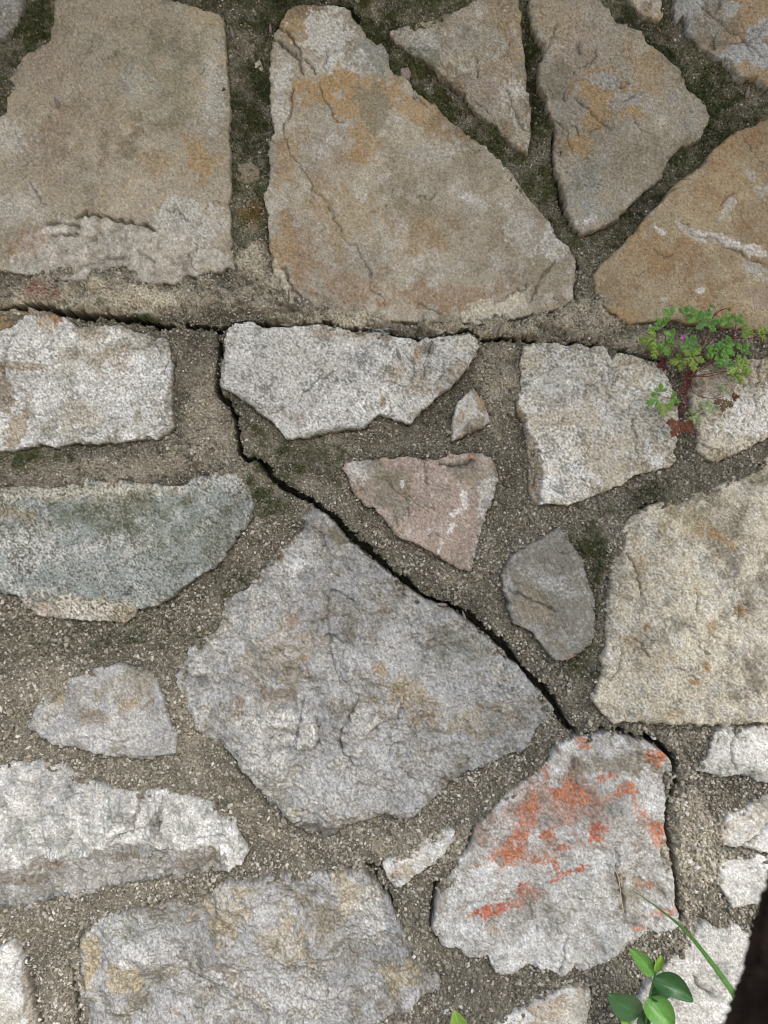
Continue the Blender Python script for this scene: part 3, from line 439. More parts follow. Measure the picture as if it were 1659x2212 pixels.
stone([(-85, 1640), (0, 1645), (60, 1640), (130, 1652), (182, 1684), (215, 1696), (251, 1706), (298, 1711), (357, 1703), (397, 1716), (440, 1726), (480, 1743), (509, 1765), (516, 1806), (532, 1842), (523, 1865), (493, 1882), (446, 1892), (407, 1905), (331, 1918), (274, 1925), (231, 1935), (182, 1938), (139, 1954), (79, 1968), (0, 1981), (-85, 1992)],
      'long white-topped stone at the left edge with a brown band along its foot', faces=FS, nfac=9, facet=2.4, lich=0.35, d0=2.5, r=10, edge=5, rough=0.45, mid=2.2, flake=0.8, chip=2.4, pal=('lgrey', 'blue', 'white'), w=(0.35, 0.5), gain=0.93, terr='lay', speck=0.17, dirt=0.15, depth=35,
      patches=[(60, 1700, 160, 50, 0, 'grey', 0.55, 0.8), (140, 1740, 60, 70, 0, 'grey', 0.35, 0.8), (345, 1760, 18, 55, 15, 'dgrey', 0.6, 0.3, -2.0), (265, 1850, 60, 24, 0, 'brown', 0.75, 0.3), (430, 1860, 60, 26, -10, 'brown', 0.6, 0.3), (470, 1850, 26, 22, 0, 'yellow', 0.5),
               (110, 1870, 44, 18, 0, 'rust', 0.45), (270, 1880, 60, 20, -10, 'lgrey', 0.7, 0.3), (430, 1848, 40, 10, 0, 'lgrey', 0.7, 0.3), (180, 1910, 130, 16, -8, 'lgrey', 0.5, 0.5), (20, 1905, 100, 16, 0, 'brown', 0.5), (20, 1950, 120, 16, 0, 'grey', 0.6)],
      cracks=[([(305, 1715), (295, 1760), (280, 1800), (240, 1815)], 2.6, 2.6), ([(350, 1720), (345, 1770), (345, 1790)], 2, 1.8), ([(280, 1800), (330, 1780), (370, 1765)], 2, 1.6), ([(130, 1730), (180, 1710)], 1.8, 1), ([(230, 1760), (260, 1780), (290, 1770)], 1.6, 0.8)])
stone([(172, 2300), (172, 2193), (162, 2110), (155, 2060), (157, 2027), (172, 2004), (198, 1983), (238, 1971), (291, 1961), (331, 1954), (390, 1948), (427, 1938), (440, 1915), (489, 1908), (549, 1902), (582, 1895), (631, 1886), (664, 1884), (697, 1889), (734, 1884), (777, 1873), (800, 1895), (823, 1921), (843, 1954),
       (856, 1987), (876, 2024), (899, 2054), (922, 2070), (930, 2090), (949, 2113), (952, 2136), (929, 2143), (909, 2150), (889, 2176), (863, 2184), (833, 2196), (810, 2216), (780, 2300)],
      'broad dimpled grey-yellow boulder along the bottom edge', facet=1.0, lich=0.55, d0=1.0, r=16, edge=6, rough=0.32, mid=3.6, flake=0.6, chip=2, pal=('grey', 'gbrown', 'lgrey'), w=(0.42, 0.36), gain=0.93, speck=0.17, pits=0.5, terr='rock',
      patches=[(190, 2070, 24, 80, 0, 'yellow', 0.6), (260, 2110, 40, 40, 0, 'yellow', 0.5), (280, 2010, 100, 40, 0, 'blue', 0.35), (500, 1960, 80, 50, 0, 'yellow', 0.4), (760, 1930, 40, 60, -30, 'yellow', 0.5), (700, 1990, 60, 60, 0, 'gbrown', 0.5), (810, 1990, 50, 80, -30, 'lgrey', 0.7, 0.4), (450, 2060, 60, 40, 0, 'dgrey', 0.4), (600, 2030, 80, 50, 0, 'yellow', 0.3), (860, 2110, 40, 30, 0, 'yellow', 0.5), (420, 2160, 80, 40, 0, 'dgrey', 0.35),
               (640, 2150, 100, 50, 0, 'lgrey', 0.4), (520, 1920, 60, 14, 0, 'tan', 0.5), (350, 1975, 30, 16, 0, 'dark', 0.3), (660, 1910, 70, 20, 0, 'grey', 0.4, 0.3, 1.5), (480, 1935, 30, 30, 0, 'lgrey', 0.4, 0.2, 1.5), (380, 2195, 20, 16, 0, 'rust', 0.5), (920, 2110, 40, 40, 0, 'gbrown', 0.4)],
      cracks=[([(440, 1925), (465, 1950), (460, 1985)], 2.4, 1.8)])
stone([(-85, 2080), (0, 2050), (23, 2037), (33, 2054), (43, 2080), (53, 2120), (63, 2160), (76, 2206), (90, 2300), (-85, 2300)],
      'white stone cut off by the bottom left corner', facet=1.5, d0=0.5, r=7, edge=5, rough=0.45, pal=('lgrey', 'grey', 'white'), w=(0.4, 0.4), gain=0.94, patches=[(10, 2190, 40, 40, 0, 'cream', 0.4), (66, 2190, 10, 80, -12, 'gbrown', 0.7, 0.3, -3)])
stone([(980, 1796), (979, 1816), (955, 1849), (942, 1865), (892, 1892), (879, 1908), (856, 1921), (843, 1902), (830, 1878), (826, 1865), (850, 1850), (890, 1836), (912, 1815), (945, 1800), (965, 1790)],
      'small pale wedge half buried in mortar below the largest stone', nfac=4, facet=4, d0=1.5, r=7, edge=5, rough=0.6, mid=1.5, pal=('lgrey', 'tan', 'white'), w=(0.35, 0.3), gain=0.95, tilt=(1, 0), patches=[(870, 1880, 34, 20, -30, 'tan', 0.5)], jag=1.8)
stone([(1163, 1670), (1185, 1645), (1192, 1622), (1215, 1603), (1243, 1597), (1276, 1588), (1322, 1584), (1362, 1597), (1401, 1604), (1428, 1623), (1448, 1643), (1458, 1667), (1451, 1683), (1441, 1706), (1436, 1756), (1434, 1789), (1441, 1812), (1438, 1839), (1451, 1868), (1457, 1901), (1458, 1944), (1464, 1978),
       (1461, 2001), (1441, 2007), (1421, 2014), (1391, 2017), (1382, 2027), (1358, 2040), (1325, 2054), (1296, 2073), (1253, 2093), (1226, 2090), (1210, 2103), (1186, 2097), (1160, 2087), (1130, 2090), (1110, 2100), (1071, 2097), (1052, 2066), (1012, 2065), (988, 2047), (955, 2047), (945, 2024), (932, 2007), (939, 1981),
       (942, 1944), (952, 1918), (979, 1885), (992, 1855), (1018, 1829), (1025, 1789), (1045, 1766), (1078, 1733), (1097, 1713), (1120, 1697), (1140, 1683)],
      'grey-white stone streaked with bright orange paint-like stains', nfac=12, facet=1.3, lich=0.4, d0=3.0, r=7, edge=5, rough=0.32, mid=2.2, flake=0.7, chip=2.2, pal=('lgrey', 'gbrown', 'white'), w=(0.34, 0.42), gain=0.93, speck=0.17, dirt=0.15, terr='rock', depth=45,
      patches=[(1250, 1740, 210, 110, 10, 'pink', 0.7, 0.8), (1200, 1740, 170, 90, -20, 'orange', 0.38, 0.9), (1130, 1850, 120, 60, -25, 'orange', 0.4, 0.9), (1320, 1650, 100, 36, 0, 'gbrown', 0.75, 0.5), (1130, 1800, 90, 90, -40, 'pink', 0.55, 0.7), (1260, 1608, 26, 16, 30, 'orange', 0.85, 0.35), (1415, 1630, 28, 16, 40, 'orange', 0.8, 0.4), (1180, 1670, 10, 24, 0, 'orange', 0.7, 0.4), (1305, 1675, 28, 18, 0, 'orange', 0.75, 0.4), (1345, 1702, 30, 16, 0, 'orange', 0.75, 0.5),
               (1240, 1720, 46, 26, 20, 'orange', 0.75, 0.5), (1200, 1710, 22, 16, 0, 'orange', 0.7, 0.5), (1385, 1755, 16, 46, -35, 'orange', 0.85, 0.35), (1420, 1810, 22, 36, -20, 'orange', 0.75, 0.4), (1290, 1795, 34, 20, -30, 'red', 0.8, 0.35), (1130, 1790, 30, 55, 20, 'orange', 0.8, 0.5), (1090, 1850, 60, 26, -20, 'orange', 0.7, 0.5), (1110, 1850, 60, 36, -10, 'orange', 0.5, 0.6),
               (1175, 1800, 34, 14, -20, 'orange', 0.7, 0.5), (1180, 1855, 30, 14, 10, 'orange', 0.75, 0.3), (1225, 1880, 46, 11, -24, 'red', 0.9, 0.25), (1060, 1965, 70, 14, -15, 'red', 0.95, 0.22), (1125, 1915, 14, 18, 0, 'red', 0.9, 0.3), (1145, 1923, 30, 6, -10, 'red', 0.8, 0.3), (1218, 1826, 14, 8, 0, 'orange', 0.8), (1395, 1915, 22, 9, 10, 'orange', 0.75, 0.3), (1430, 1970, 40, 12, -20, 'orange', 0.5, 0.5), (1385, 2003, 34, 9, -10, 'orange', 0.6),
               (1350, 1770, 50, 40, 0, 'lgrey', 0.6, 0.4), (1180, 1765, 22, 18, 0, 'blue', 0.5), (1325, 1740, 26, 16, 0, 'blue', 0.6), (1080, 1855, 10, 14, 0, 'blue', 0.6, 0.3), (1290, 1850, 60, 18, 20, 'white', 0.55, 0.5), (1060, 2000, 18, 16, 0, 'tan', 0.6, 0.3), (1070, 2010, 16, 8, 0, 'ochre', 0.5), (1240, 1960, 180, 80, 0, 'lgrey', 0.4, 0.9), (1010, 2010, 60, 34, 10, 'white', 0.5, 0.6), (1370, 1940, 50, 40, 0, 'gbrown', 0.5, 0.3, -1.3),
               (1380, 1990, 44, 12, 0, 'dgrey', 0.5), (1345, 1885, 14, 22, 0, 'tan', 0.6), (1160, 2060, 50, 34, 0, 'grey', 0.4, 0.3, -1.5), (1230, 2050, 30, 50, 10, 'lgrey', 0.3, 0.3, 1.2)],
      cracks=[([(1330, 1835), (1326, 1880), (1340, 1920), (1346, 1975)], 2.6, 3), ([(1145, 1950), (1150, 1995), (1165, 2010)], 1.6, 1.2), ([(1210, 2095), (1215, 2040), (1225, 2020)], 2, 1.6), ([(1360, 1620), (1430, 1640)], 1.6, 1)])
stone([(1544, 1572), (1570, 1566), (1596, 1570), (1610, 1577), (1640, 1568), (1659, 1570), (1745, 1565), (1745, 1700), (1659, 1691), (1640, 1690), (1600, 1673), (1567, 1679), (1530, 1670), (1501, 1663), (1515, 1645), (1530, 1633), (1537, 1600)],
      'pale blue-white stone at the right edge beneath the cream block', nfac=6, facet=2.5, d0=0.5, r=9, edge=5, rough=0.4, mid=1, flake=0.4, pal=('lgrey', 'blue', 'white'), w=(0.35, 0.45), gain=1.0, cracks=[([(1590, 1575), (1575, 1620), (1590, 1665)], 3, 2)])
stone([(1636, 1722), (1620, 1741), (1573, 1759), (1554, 1786), (1557, 1809), (1563, 1829), (1603, 1832), (1659, 1842), (1745, 1840), (1745, 1700)],
      'pale stone at the right edge beside the top of the dark trunk', nfac=6, facet=2.5, d0=0.5, r=9, edge=5, rough=0.4, mid=1, flake=0.5, pal=('lgrey', 'cream', 'white'), w=(0.4, 0.45), gain=1.0, patches=[(1560, 1795, 16, 30, 10, 'tan', 0.6)],
      cracks=[([(1600, 1830), (1640, 1800), (1655, 1780)], 2.4, 2)])
stone([(1560, 1842), (1600, 1841), (1659, 1852), (1745, 1858), (1745, 1960), (1626, 1954), (1583, 1961), (1567, 1934), (1550, 1908), (1554, 1882)],
      'rounded white stone half hidden by the dark trunk', nfac=6, facet=2.5, d0=0.5, r=10, edge=5, rough=0.4, mid=1, flake=0.3, pal=('lgrey', 'grey', 'white'), w=(0.35, 0.5), gain=1.02)
stone([(1504, 1996), (1527, 1994), (1547, 2008), (1590, 2001), (1623, 2001), (1745, 2000), (1745, 2300), (1345, 2300), (1355, 2212), (1385, 2179), (1374, 2159), (1395, 2126), (1431, 2093), (1441, 2080), (1477, 2040), (1497, 2020)],
      'large pale stone behind the glossy seedling in the lower right corner', nfac=6, facet=2.5, d0=0.5, r=9, edge=5, rough=0.45, mid=1, flake=0.35, pal=('lgrey', 'grey', 'white'), w=(0.35, 0.4), gain=0.95, patches=[(1540, 2020, 50, 60, 0, 'blue', 0.3)],
      cracks=[([(1500, 2110), (1505, 2130), (1530, 2150)], 2.5, 2)])
stone([(1264, 2300), (1267, 2212), (1279, 2159), (1276, 2140), (1249, 2131), (1226, 2130), (1193, 2150), (1153, 2169), (1110, 2193), (1070, 2212), (1020, 2300)],
      'pale stone with an orange blush at the bottom edge left of the seedling', nfac=6, facet=2.5, d0=0.5, r=8, edge=5, rough=0.45, mid=1, flake=0.3, pal=('lgrey', 'tan', 'white'), w=(0.4, 0.4), gain=1.0, patches=[(1190, 2170, 60, 20, -20, 'ochre', 0.45), (1240, 2190, 40, 40, 0, 'cream', 0.5)])
# little stones bedded in the joints
for pts, lab, pal in (([(548, 122), (558, 118), (566, 130), (564, 145), (555, 150), (547, 140)], None, ('cream', 'tan', 'white')),
                      ([(868, 140), (880, 143), (885, 155), (884, 166), (872, 166), (866, 155)], None, ('pink', 'tan', 'lgrey')),
                      ([(510, 348), (540, 345), (562, 362), (556, 385), (530, 396), (508, 385)], 'flat greyish lump of old mortar stuck beside the upper left slab', ('gbrown', 'brown', 'tan'))):
    stone(pts, lab, d0=-3.5, r=8, edge=3, rough=0.5, mid=0.8, pal=pal, gain=0.8, jag=1.8, name='pebble')

# ------------------------------------------------------------------ mortar
uu, vv = np.meshgrid(UG, VG)
w_ = lambda n, oj=0, oi=0: win(n, 0, NV, 0, NU, oj, oi)
nl, nm, ns, nf, nw, nt = w_('low', 50, 300), w_('mid', 9, 70), w_('sm', 400, 2), w_('fine', 33, 5), w_('wht', 7, 7), w_('terr', 200, 100)
def blob(cx, cy, rx, ry, ang=0, sharp=0.6):
    a = math.radians(ang); dx, dy = uu - cx, vv - cy
    x = (dx * math.cos(a) + dy * math.sin(a)) / rx; y = (-dx * math.sin(a) + dy * math.cos(a)) / ry
    return sm(0, sharp, 1 - np.sqrt(x * x + y * y) + 0.12 * nm + 0.08 * ns)
lump = w_('sm', 77, 610); hm = -3.3 + 0.7 * nl + 1.1 * nm + 0.9 * ns + 0.5 * nf + 0.3 * nw - 2.2 * sm(1.1, 2.0, lump + 0.5 * nf)
# height of the joints, region by region (mm)
for cx, cy, rx, ry, ang, dh in [
        (60, 60, 90, 170, 10, -5), (545, 230, 60, 320, 0, -4.5), (800, 60, 120, 90, 30, -5), (1000, 240, 260, 60, 43, -2.5), (1150, 180, 40, 300, -3, -4), (1200, 450, 60, 160, -25, -3),
        (1440, 250, 220, 160, 40, -3.5), (1560, 230, 160, 80, 0, -3), (1380, 470, 200, 50, -45, -3), (555, 560, 60, 130, 0, 2.0),
        (240, 642, 360, 54, 3, 5.2), (560, 640, 110, 60, 0, 4.8), (760, 692, 260, 40, 5, 5.6), (1010, 712, 240, 34, 0, 5.2), (1250, 690, 130, 60, 0, 5.0), (1400, 735, 200, 34, 0, 4.2), (1560, 745, 190, 34, 0, 3.0),
        (430, 840, 80, 180, 0, 2.5), (280, 1010, 330, 50, 0, 2.4), (1080, 830, 60, 140, 5, 2.5), (1110, 1000, 60, 140, 0, 1.5), (780, 960, 200, 50, -5, -1.5), (600, 950, 60, 60, 0, -2.5), (700, 1040, 110, 60, 40, -2.5),
        (600, 1100, 100, 120, 30, -1.5), (900, 1230, 240, 55, 38, -1.2), (1230, 1490, 120, 80, 40, 0.5), (200, 1400, 320, 80, 0, -1), (390, 1640, 200, 80, 0, -1), (620, 1830, 150, 60, 0, -1.5), (880, 1830, 130, 60, -20, 2.6),
        (1010, 1730, 120, 60, -30, 1.0), (900, 1960, 60, 140, -30, 0.5), (1500, 1800, 60, 180, 0, 2.8), (1450, 1600, 120, 40, 0, 0.5), (1100, 2130, 260, 50, -10, -1.5), (90, 2010, 160, 60, 0, -1), (110, 2130, 60, 140, 0, -1.2), (1300, 2100, 120, 60, -30, -1), (1370, 1090, 120, 50, -20, -1.5), (1290, 1260, 30, 140, 0, -1)]:
    hm += dh * blob(cx, cy, rx, ry, ang, 0.7)
# shallow dip along most stone edges, breaks where the mortar laps over
dip = np.exp(-(np.clip(-G, 0, None) / 4.0) ** 2) * (G < 6)
lap = sm(-0.4, 0.5, nm + 0.6 * ns)
hm -= 1.8 * dip * (1 - lap)
hm += 2.2 * np.exp(-(np.clip(-G, 0, None) / 12.0) ** 2) * sm(0.2, 0.8, np.gradient(G, H)[0]) * (vv > 1000) * sm(-1.6, 0, nm)
under = np.zeros_like(hm)                       # deeper gap below each stone's underside
gy = np.gradient(G, H)[0]
hm -= 2.6 * np.exp(-(np.clip(-G, 0, None) / 5.0) ** 2) * sm(0.15, 0.8, -gy) * sm(-1.2, 0.6, nm) * (vv > 735)
# open cracks: (u, v, width)
CR = [[(-90, 668, 3), (0, 669, 4), (30, 665, 5), (66, 659, 7), (92, 661, 10), (132, 674, 11), (185, 681, 9), (235, 683, 7), (265, 685, 7), (324, 697, 8), (357, 706, 5), (397, 701, 3), (440, 704, 5), (473, 713, 8)],
      [(473, 708, 5), (500, 694, 4), (549, 693, 5), (575, 702, 6), (612, 703, 4), (658, 702, 4), (711, 698, 6), (747, 713, 6), (787, 716, 5), (836, 715, 4), (846, 724, 3), (879, 732, 2.5), (920, 731, 2), (945, 726, 1.5), (992, 719, 1.5), (1008, 711, 3), (1030, 726, 1), (1046, 735, 2), (1078, 730, 1.5),
       (1110, 729, .5), (1143, 735, 1), (1177, 737, .8), (1220, 744, .8), (1249, 739, 1), (1292, 750, 1), (1318, 762, 1)],
      [(1340, 757, 4), (1366, 766, 6), (1392, 776, 4), (1420, 779, 3), (1440, 777, 3)],
      [(473, 712, 7), (473, 747, 6), (472, 780, 6), (468, 815, 8), (468, 842, 11), (480, 861, 13), (496, 876, 11), (506, 902, 7), (513, 945, 8), (519, 978, 9), (530, 994, 6), (549, 990, 6), (560, 994, 9), (568, 1004, 12), (582, 1025, 13), (605, 1048, 10), (635, 1066, 10), (661, 1073, 9), (684, 1092, 11), (712, 1110, 12),
       (738, 1138, 13), (760, 1163, 13), (787, 1184, 12), (823, 1214, 13), (846, 1235, 13), (875, 1256, 14), (898, 1282, 14), (922, 1297, 12), (962, 1311, 11), (994, 1322, 11), (1030, 1345, 12), (1063, 1372, 14), (1098, 1405, 14), (1112, 1433, 11), (1145, 1461, 12), (1175, 1491, 13), (1198, 1520, 14), (1210, 1550, 13), (1229, 1570, 12), (1253, 1592, 6), (1290, 1582, 3),
       (1330, 1580, 3), (1362, 1590, 5), (1398, 1596, 8), (1428, 1614, 12), (1448, 1635, 14), (1461, 1660, 11), (1457, 1690, 4), (1444, 1740, 4), (1440, 1780, 6), (1447, 1815, 10), (1454, 1850, 9), (1462, 1890, 9), (1464, 1940, 9), (1470, 1985, 8)],
      [(830, 1880, 3), (800, 1880, 4), (785, 1870, 4), (815, 1905, 5), (835, 1935, 4), (856, 1975, 3)],
      [(33, 2045, 4), (46, 2080, 5), (58, 2120, 5), (72, 2170, 5), (86, 2212, 5), (95, 2300, 5)], [(152, 2100, 4), (158, 2150, 5), (165, 2212, 5), (168, 2300, 4)],
      [(1198, 290, 2), (1196, 340, 3), (1206, 400, 3), (1222, 450, 3)], [(1246, 560, 4), (1240, 600, 5), (1236, 640, 4)], [(600, 55, 8), (592, 75, 6), (588, 95, 5)], [(700, 4, 5), (760, 12, 8), (775, 30, 5)],
      [(1000, 1850, 4), (1020, 1820, 6), (1028, 1790, 5)], [(944, 1905, 4), (935, 1960, 4), (932, 2000, 5), (945, 2030, 5)], [(1385, 1098, 2), (1420, 1085, 2)]]
cd = np.full(uu.shape, 1e3)
for c in CR:
    cd = np.minimum(cd, poly_dist_w(uu + 1.5 * ns, vv + 1.5 * np.roll(ns, 30, 1), c))
cd += 0.45 * nf + 1.1 * ns - 1.0
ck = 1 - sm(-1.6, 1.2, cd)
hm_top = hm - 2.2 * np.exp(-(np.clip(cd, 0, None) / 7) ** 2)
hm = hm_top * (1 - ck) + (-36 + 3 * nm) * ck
# web-filled pocket in the seam above the long centre stone
hm -= 9 * blob(820, 716, 26, 7, 0, 0.4)
# colour
mort = np.ones(uu.shape + (3,)) * lin((121, 117, 105))
mort = mort * (1 - 0.5 * sm(-0.5, 1.5, ns + 0.5 * nf)[..., None]) + lin((80, 77, 67)) * 0.5 * sm(-0.5, 1.5, ns + 0.5 * nf)[..., None]
gz = np.zeros_like(uu)   # algae and moss amount
for cx, cy, rx, ry, ang, st in [(60, 50, 80, 190, 15, 1.0), (545, 150, 60, 230, 0, 0.95), (545, 330, 60, 100, 0, 0.7), (800, 30, 150, 80, 20, 0.9), (930, 190, 160, 70, 45, 1.0), (1080, 320, 90, 70, 45, 0.8), (1150, 150, 40, 210, 0, 0.95), (1170, 400, 60, 120, -20, 0.7),
                                (1230, 530, 90, 70, 0, 0.55), (1420, 120, 110, 110, 40, 0.8), (1500, 240, 180, 130, 30, 0.8), (1400, 400, 180, 80, -40, 0.5), (650, 990, 150, 70, 15, 0.5), (570, 930, 50, 60, 0, 0.7), (1270, 1180, 50, 70, 0, 0.8), (1400, 1080, 140, 40, -15, 0.4), (60, 985, 120, 30, 0, 0.7),
                                (300, 1370, 220, 60, 0, 0.35), (90, 1380, 120, 70, 0, 0.25), (600, 1080, 90, 60, 0, 0.5), (1250, 1440, 60, 60, 0, 0.5), (150, 2030, 90, 40, 0, 0.35), (1290, 1250, 20, 140, 0, 0.5), (500, 1240, 60, 70, 0, 0.35), (850, 1240, 260, 40, 38, 0.3), (216, 654, 14, 14, 0, 0.8), (280, 690, 130, 14, 0, 0.7), (560, 690, 60, 12, 0, 0.6),
                                (1000, 715, 30, 10, 0, 0.8), (380, 1680, 160, 50, 10, 0.2), (580, 690, 60, 14, 0, 0.5)]:
    gz = np.maximum(gz, st * blob(cx, cy, rx, ry, ang, 0.8))
gz = np.maximum(gz, 0.55 * (1 - sm(480, 600, vv + 40 * nm)))
gz = (1.1 * gz * (0.95 + 0.35 * nm + 0.25 * ns)).clip(0, 1)
lightm = np.zeros_like(uu)
for cx, cy, rx, ry, st in [(240, 645, 360, 60, 0.9), (560, 600, 80, 110, 0.8), (1080, 840, 80, 140, 0.65), (1500, 1850, 80, 190, 0.85), (1260, 690, 150, 60, 0.9), (450, 900, 70, 150, 0.5), (280, 1010, 260, 40, 0.45), (900, 1830, 160, 60, 0.4), (1430, 1600, 100, 40, 0.5), (760, 690, 300, 36, 0.8), (1030, 712, 200, 26, 0.7), (1450, 740, 240, 34, 0.7), (420, 1560, 60, 200, 0.35), (80, 1500, 120, 90, 0.35), (620, 1800, 90, 50, 0.25)]:
    lightm = np.maximum(lightm, st * blob(cx, cy, rx, ry, 0, 0.8))
mort = mort * (1 - lightm[..., None] * 0.85) + lin((192, 185, 168)) * lightm[..., None] * 0.85
rs = 0.85 * blob(95, 630, 56, 26, 8, 0.7)[..., None] * (0.7 + 0.3 * ns)[..., None].clip(0, 1); mort = mort * (1 - rs) + lin((118, 72, 64)) * rs
os_ = 0.7 * blob(545, 455, 50, 40, 0, 0.7)[..., None]; mort = mort * (1 - os_) + lin((140, 104, 60)) * os_
gcol = lin((64, 68, 38)) * (1 - 0.5 * sm(0, 1.5, nm)[..., None]) + lin((52, 62, 42)) * 0.5 * sm(0, 1.5, nm)[..., None]
mort = mort * (1 - 0.93 * gz[..., None]) + gcol * 0.93 * gz[..., None]
mort *= (1 + 0.16 * nf + 0.2 * nw)[..., None].clip(0.4, 1.6)
mort *= (1 + 0.10 * nl + 0.10 * np.roll(nm, 300, 0))[..., None].clip(0.6, 1.5)
crackc = ck[..., None] * 0.6; mort_v = mort * (1 - crackc) + lin((60, 52, 40)) * crackc  # mixes dark brown into the mortar inside the open cracks
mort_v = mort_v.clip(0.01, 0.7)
hm += 1.3 * gz * sm(-0.6, 1.0, ns) * (1 - ck)
keepc = (G < 12) | ((G < 26) & (vv < 740) & (vv > 575))
c4 = keepc[:-1, :-1] | keepc[1:, :-1] | keepc[:-1, 1:] | keepc[1:, 1:]
use = np.zeros(uu.shape, bool)
for a_, b_ in ((0, 0), (1, 0), (0, 1), (1, 1)):
    use[a_:a_ + c4.shape[0], b_:b_ + c4.shape[1]] |= c4
idx = -np.ones(uu.shape, np.int64); idx[use] = np.arange(use.sum())
jj, ii = np.nonzero(c4)
f = np.stack([idx[jj, ii], idx[jj + 1, ii], idx[jj + 1, ii + 1], idx[jj, ii + 1]], 1)
ju, jv = uu + R.uniform(-.7, .7, uu.shape), vv + R.uniform(-.7, .7, uu.shape)
x, y, z = P(ju[use], jv[use], hm[use])
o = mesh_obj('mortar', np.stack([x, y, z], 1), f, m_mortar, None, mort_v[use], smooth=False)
child(o, wall)

# grit: loose and bedded grains standing proud of the mortar
vis = (hm > HS - 0.6) & ((G < 10) | ((G < 24) & (vv < 740) & (vv > 575))) & (cd > -0.5)
vis |= (G < -1) & (cd > -0.5)
area = vis.sum() * H * H
NG = 78000
vis &= ~((lightm > 0.35) & (vv < 760) & (R.random(uu.shape) < 0.6)) & ~((np.roll(nl, 120, 1) > 0.7) & (R.random(uu.shape) < 0.5))
ys, xs = np.nonzero(vis)
k = R.integers(0, len(ys), NG); gu = UG[xs[k]] + R.uniform(-1.2, 1.2, NG); gv = VG[ys[k]] + R.uniform(-1.2, 1.2, NG)
gh = hm[ys[k], xs[k]]; gc = mort[ys[k], xs[k]]; gg = gz[ys[k], xs[k]]
coarse = sm(900, 1400, gv) * 0.35 + 0.75
cpatch = sm(-0.8, 1.4, nm[ys[k], xs[k]])
# dense pale aggregate low in the picture
rad = np.exp(R.normal(math.log(2.6), 0.42, NG)).clip(1.1, 5.5) * coarse * (0.85 + 0.3 * cpatch) * (1 - 0.25 * gg)
pal_g = np.array([lin(c) for c in ((192, 188, 177), (162, 158, 147), (140, 136, 126), (222, 220, 212), (114, 110, 99), (152, 141, 121), (92, 89, 80))])
pw = np.array([0.16, 0.22, 0.22, 0.06, 0.16, 0.10, 0.08])
gcol_ = pal_g[R.choice(7, NG, p=pw)]
mixg = (0.0 + 0.62 * gg + 0.55 * (R.random(NG) ** 0.8)).clip(0, 0.96)[:, None]
gcol_ = gcol_ * (1 - mixg) + gc * 1.05 * mixg
base_v = np.array([(0, 0, 1), (1, 0, 0), (0, 1, 0), (-1, 0, 0), (0, -1, 0), (0, 0, -1)], float)
base_f = np.array([(0, 1, 2), (0, 2, 3), (0, 3, 4), (0, 4, 1), (5, 2, 1), (5, 3, 2), (5, 4, 3), (5, 1, 4)])
sc = rad[:, None] * np.stack([R.uniform(0.75, 1.45, NG), R.uniform(0.6, 1.1, NG), R.uniform(0.55, 1.0, NG)], 1)
q = R.standard_normal((NG, 4)); q /= np.linalg.norm(q, axis=1)[:, None]
w0, x0, y0, z0 = q.T
Rm = np.stack([1 - 2 * (y0**2 + z0**2), 2 * (x0*y0 - z0*w0), 2 * (x0*z0 + y0*w0), 2 * (x0*y0 + z0*w0), 1 - 2 * (x0**2 + z0**2), 2 * (y0*z0 - x0*w0),
               2 * (x0*z0 - y0*w0), 2 * (y0*z0 + x0*w0), 1 - 2 * (x0**2 + y0**2)], 1).reshape(NG, 3, 3)
lv = base_v[None] * sc[:, None, :] * R.uniform(0.8, 1.15, (NG, 6, 1))
lv = np.einsum('nij,nkj->nki', Rm, lv)
dd = gh + R.uniform(-0.2, 0.9, NG) * rad * 0.4
vx = (gu[:, None] + lv[..., 0] - 829.5) * S; vz = ZC + (1106 - gv[:, None] + lv[..., 1]) * S; vy = -(dd[:, None] * 0.001) - lv[..., 2] * S * 0.8
V = np.stack([vx, vy, vz], -1).reshape(-1, 3)
Fc = (base_f[None] + 6 * np.arange(NG)[:, None, None]).reshape(-1, 3)
o = mesh_obj('grit', V, Fc, m_grit, None, np.repeat(gcol_.clip(0.015, 0.6), 6, 0), smooth=False)
o['kind'] = 'stuff'; child(o, wall)

# ------------------------------------------------------------------ the wall beyond the picture: plainer stones, coping, core
x_in = (UG[0] - 829.5) * S, (UG[-1] - 829.5) * S
z_in = ZC + (1106 - VG[-1]) * S, ZC + (1106 - VG[0]) * S
XS = [-2.0, -1.72, -1.45, -1.2, -0.9, -0.63, x_in[0], -0.12, 0.15, x_in[1], 0.66, 0.92, 1.2, 1.45, 1.75, 2.0]
ZS = [0.0, 0.2, 0.4, 0.6, z_in[0], 0.98, 1.2, 1.4, z_in[1], 1.95, 2.15]
jit = R.uniform(-0.075, 0.075, (len(XS), len(ZS), 2))
def corner(i, k):
    x, z = XS[i], ZS[k]; dx, dz = jit[i, k]
    if i in (6, 9) or i in (0, len(XS) - 1): dx = 0
    if k in (4, 8) or k in (0, len(ZS) - 1): dz = 0
    if 6 <= i <= 9 and k in (4, 8): dz = 0
    return x + dx, z + dz
tones = [lin(c) for c in ((176, 172, 162), (170, 150, 122), (186, 178, 160), (150, 142, 126), (160, 164, 164))]
n = 23
